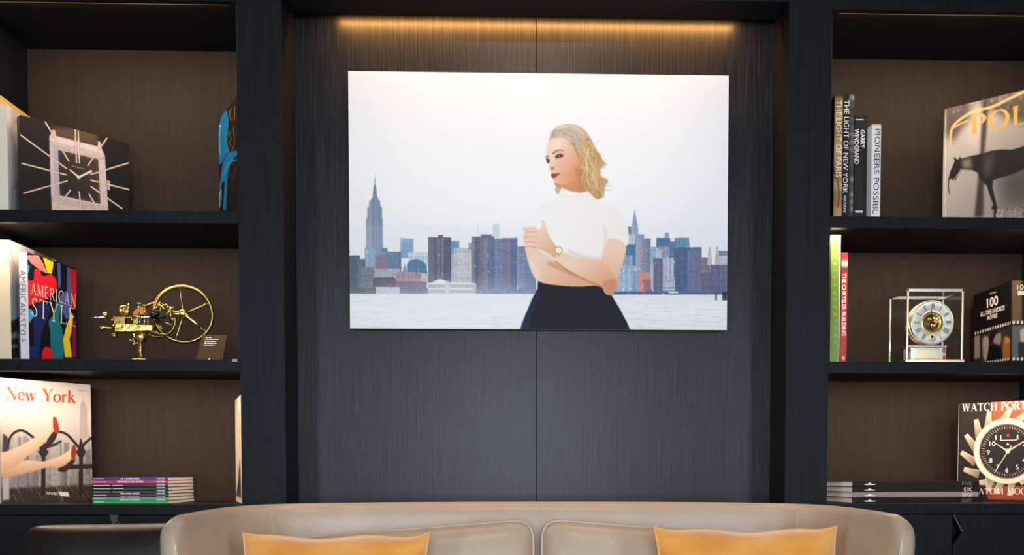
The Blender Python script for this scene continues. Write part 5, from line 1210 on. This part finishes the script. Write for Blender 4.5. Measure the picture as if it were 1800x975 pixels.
def pad(w, h, t, pinch=0.0, bulge=2.4, n=22, slope=0.0, seed=1, crumple=0.0, flat=0.0, wob=0.0):
    """cushion: x across, z up, y thickness; returns verts, faces, and the rim loop"""
    V = []; Fc = []; u = np.linspace(-1, 1, n); R = np.random.RandomState(seed); ph_ = R.rand(8) * 6.28
    def xz(a, b):
        x = a * w / 2 * (1 - pinch * (1 - b ** 4) * abs(a)); z = b * h / 2 * (1 - pinch * (1 - a ** 6) * abs(b) * (1 + wob * math.sin(6 * a + ph_[4])))
        z += slope * a * (b + 1) / 2
        if pinch <= 0:
            # rounded corners
            c_ = .10 * min(w, h); fx = max(0, abs(a) * w / 2 - (w / 2 - c_)); fz = max(0, abs(b) * h / 2 - (h / 2 - c_))
            r_ = math.hypot(fx, fz)
            if fx > 0 and fz > 0 and r_ > 0:
                m_ = max(fx, fz) / r_; x = math.copysign(w / 2 - c_ + fx * m_, a); z = math.copysign(h / 2 - c_ + fz * m_, b) + slope * a * (b + 1) / 2
        return x, z
    def th(a, b):
        v = ((1 - abs(a) ** bulge) * (1 - abs(b) ** bulge)) ** .5
        return t / 2 * (flat + (1 - flat) * v) + crumple * (math.sin(5 * a + ph_[0]) * math.sin(4 * b + ph_[1]) + .6 * math.sin(9 * a + 3 * b + ph_[2])) * v
    for sgn in (-1, 1):
        for b in u:
            for a in u:
                x, z = xz(a, b); V.append((x, sgn * th(a, b), z))
    N = n * n
    for s_ in (0, 1):
        for j in range(n - 1):
            for i in range(n - 1):
                q_ = (s_ * N + j * n + i, s_ * N + j * n + i + 1, s_ * N + (j + 1) * n + i + 1, s_ * N + (j + 1) * n + i)
                Fc.append(q_ if s_ == 0 else q_[::-1])
    rim = [j for j in range(n)] + [j * n + n - 1 for j in range(1, n)] + [N - 2 - j for j in range(n - 1)] + [(n - 1 - j) * n for j in range(1, n - 1)]
    for i in range(len(rim)):
        a_, b_ = rim[i], rim[(i + 1) % len(rim)]
        Fc.append((b_, a_, a_ + N, b_ + N))
    return V, Fc, rim, N
def place(V, loc, tilt, rz=0.0):
    Mx = Matrix.Translation(loc) @ Matrix.Rotation(rz, 4, 'Z') @ Matrix.Rotation(tilt, 4, 'X')
    return [Mx @ Vector(v) for v in V]

SX = 0.066
ST = 0.870
sofa = thing('sofa', (SX, -0.5, 0), 'taupe leather two seat sofa with curved wrap-around back', 'sofa')
half = [(.782, -.70, -.012), (.778, -.62, -.011), (.765, -.46, -.006), (.73, -.31, -.002), (.63, -.212, 0), (.40, -.178, .002)]
path = [(SX - a, b, ST + c) for a, b, c in half] + [(SX, -.168, ST + .003)] + [(SX + a, b, ST + c) for a, b, c in half[::-1]]
sh, rows, tt, dd = shell(path, .055, .20, .12, sofa, LEATHER)
for px_ in (478, 1412):
    i = min(range(len(rows)), key=lambda i: abs(proj(rows[i][5])[0] - px_))
    j = i + (1 if px_ < 900 else -1)
    for di in (0, .0045):
        pts = []
        for k_ in range(1, 6):
            a_ = Vector(rows[i][k_]); pts.append(a_ + Vector((di if px_ < 900 else -di, 0, 0)))
        # follow the inner face a touch proud of the leather
        pts = [p + Vector((0, -.0012, .0012)) for p in pts]
        MB().tube([tuple(p) for p in spline([tuple(p) for p in pts], False, 4)], .0011, 6).build('seam', STITCH, sofa)
for s_ in (0, -1):
    r_ = rows[0 if s_ == 0 else -1]
    pts = [Vector(r_[k_]) for k_ in range(1, 6)]
    off = Vector((.0025 if s_ == 0 else -.0025, -.001, .001))
    MB().tube([tuple(p + off) for p in pts], .0012, 6).build('edge_stitching', STITCH, sofa)
MB().box(SX - .66, SX + .66, -.82, -.20, .16, .30).build('seat_base', LEATHER, sofa, bevel=.03)
for s_ in (-1, 1):
    V, Fc, rim, N = pad(.62, .60, .16, 0, 5.0, 18, flat=.55)
    V = [Vector((x, z, y)) for x, y, z in V]
    V = [v + Vector((SX + s_ * .315, -.56, .375)) for v in V]
    MB().add(V, [f[::-1] for f in Fc], True).build('seat_cushion', LEATHER, sofa)
    # back cushion, its inner upper corner the highest
    V, Fc, rim, N = pad(.60, .46, .17, 0, 4.2, 24, slope=-s_ * .024, flat=.30, seed=3 + s_, crumple=.003)
    loc = Vector((SX + s_ * .311, -.335, .578)); V = place(V, loc, rad(-10))
    bc = MB().add(V, Fc, True).build('back_cushion', LEATHER, sofa)
    for k_ in (0, N):
        MB().tube([V[i + k_] for i in rim], .0042, 8, True).build('piping', LEATHER, bc)
for x in (-.6, .6):
    for y in (-.76, -.28):
        MB().lathe([(.014, 0), (.024, .17)], (SX + x, y, 0)).build('leg', BLACKM, sofa)

def pillow(cx_px, x0, x1, ycorner, Yp, label, seed):
    A = P(x0, ycorner, Yp); B_ = P(x1, ycorner, Yp); w = B_[0] - A[0]
    h = w * .98; ti = rad(-16)
    V, Fc, rim, N = pad(w, h, .155, .062, 2.2, 36, seed=seed, crumple=.008, wob=.35)
    loc = Vector(((A[0] + B_[0]) / 2, Yp - .5 * h * math.sin(rad(16)), A[2] - .5 * h * math.cos(ti)))
    rt = thing('throw_pillow', (loc.x, loc.y, loc.z - h / 2), label, 'pillow', 'velvet throw pillows on the sofa')
    W2 = place(V, loc, ti)
    o = MB().add(W2, Fc, True).build('cushion_cover', VELVET, rt)
    o.modifiers.new('soft', 'SUBSURF').levels = 1; o.modifiers['soft'].render_levels = 1
    MB().tube([(W2[i] + W2[i + N]) / 2 for i in rim], .0032, 8, True).build('piping', CORD, rt)
pillow(0, 427, 756, 936, -0.50, 'amber velvet pillow at the sofa end beside the dark armchair', 11)
pillow(0, 1149, 1470, 925, -0.50, 'amber velvet pillow at the sofa end away from the dark armchair', 23)

CXc = (P(25, 940, -.25)[0] + .27)
chair = thing('armchair', (CXc, -.5, 0), 'dark brown leather tub armchair between the sofa and book case', 'armchair')
cz = P(200, 921, -.22)[2]
half_c = [(.200, -.78, .58), (.212, -.60, .60), (.222, -.40, .63), (.215, -.26, .66), (.16, -.185, .69)]
cp = [(CXc - a, b, c) for a, b, c in half_c] + [(CXc, -.165, .70)] + [(CXc + a - .01, b, c) for a, b, c in half_c[::-1]]
shell(cp, .05, .22, .04, chair, DKLEATHER, n_s=60)
cl_ = P(27, 960, -.29)[0]
V, Fc, rim, N = pad(.47, .46, .13, 0, 3.2, 26, flat=.25, slope=.004)
bk_ = MB().add(place(V, Vector((cl_ + .235, -.262, cz - .226)), rad(-5)), Fc, True).build('backrest', DKLEATHER, chair)
bk_.modifiers.new('soft', 'SUBSURF').levels = 1
V, Fc, rim, N = pad(.40, .50, .14, 0, 5.0, 16, flat=.55)
MB().add([Vector((x + CXc - .028, z - .50, y + .37)) for x, y, z in V], [f[::-1] for f in Fc], True).build('seat_cushion', DKLEATHER, chair)
MB().box(CXc - .21, CXc + .15, -.74, -.22, .20, .31).build('seat_base', DKLEATHER, chair, bevel=.02)
for x in (-.18, .13):
    for y in (-.70, -.26):
        MB().lathe([(.012, 0), (.02, .205)], (CXc + x, y, 0)).build('leg', BLACKM, chair)

for o in bpy.data.objects:
    if '_local' in o: del o['_local']
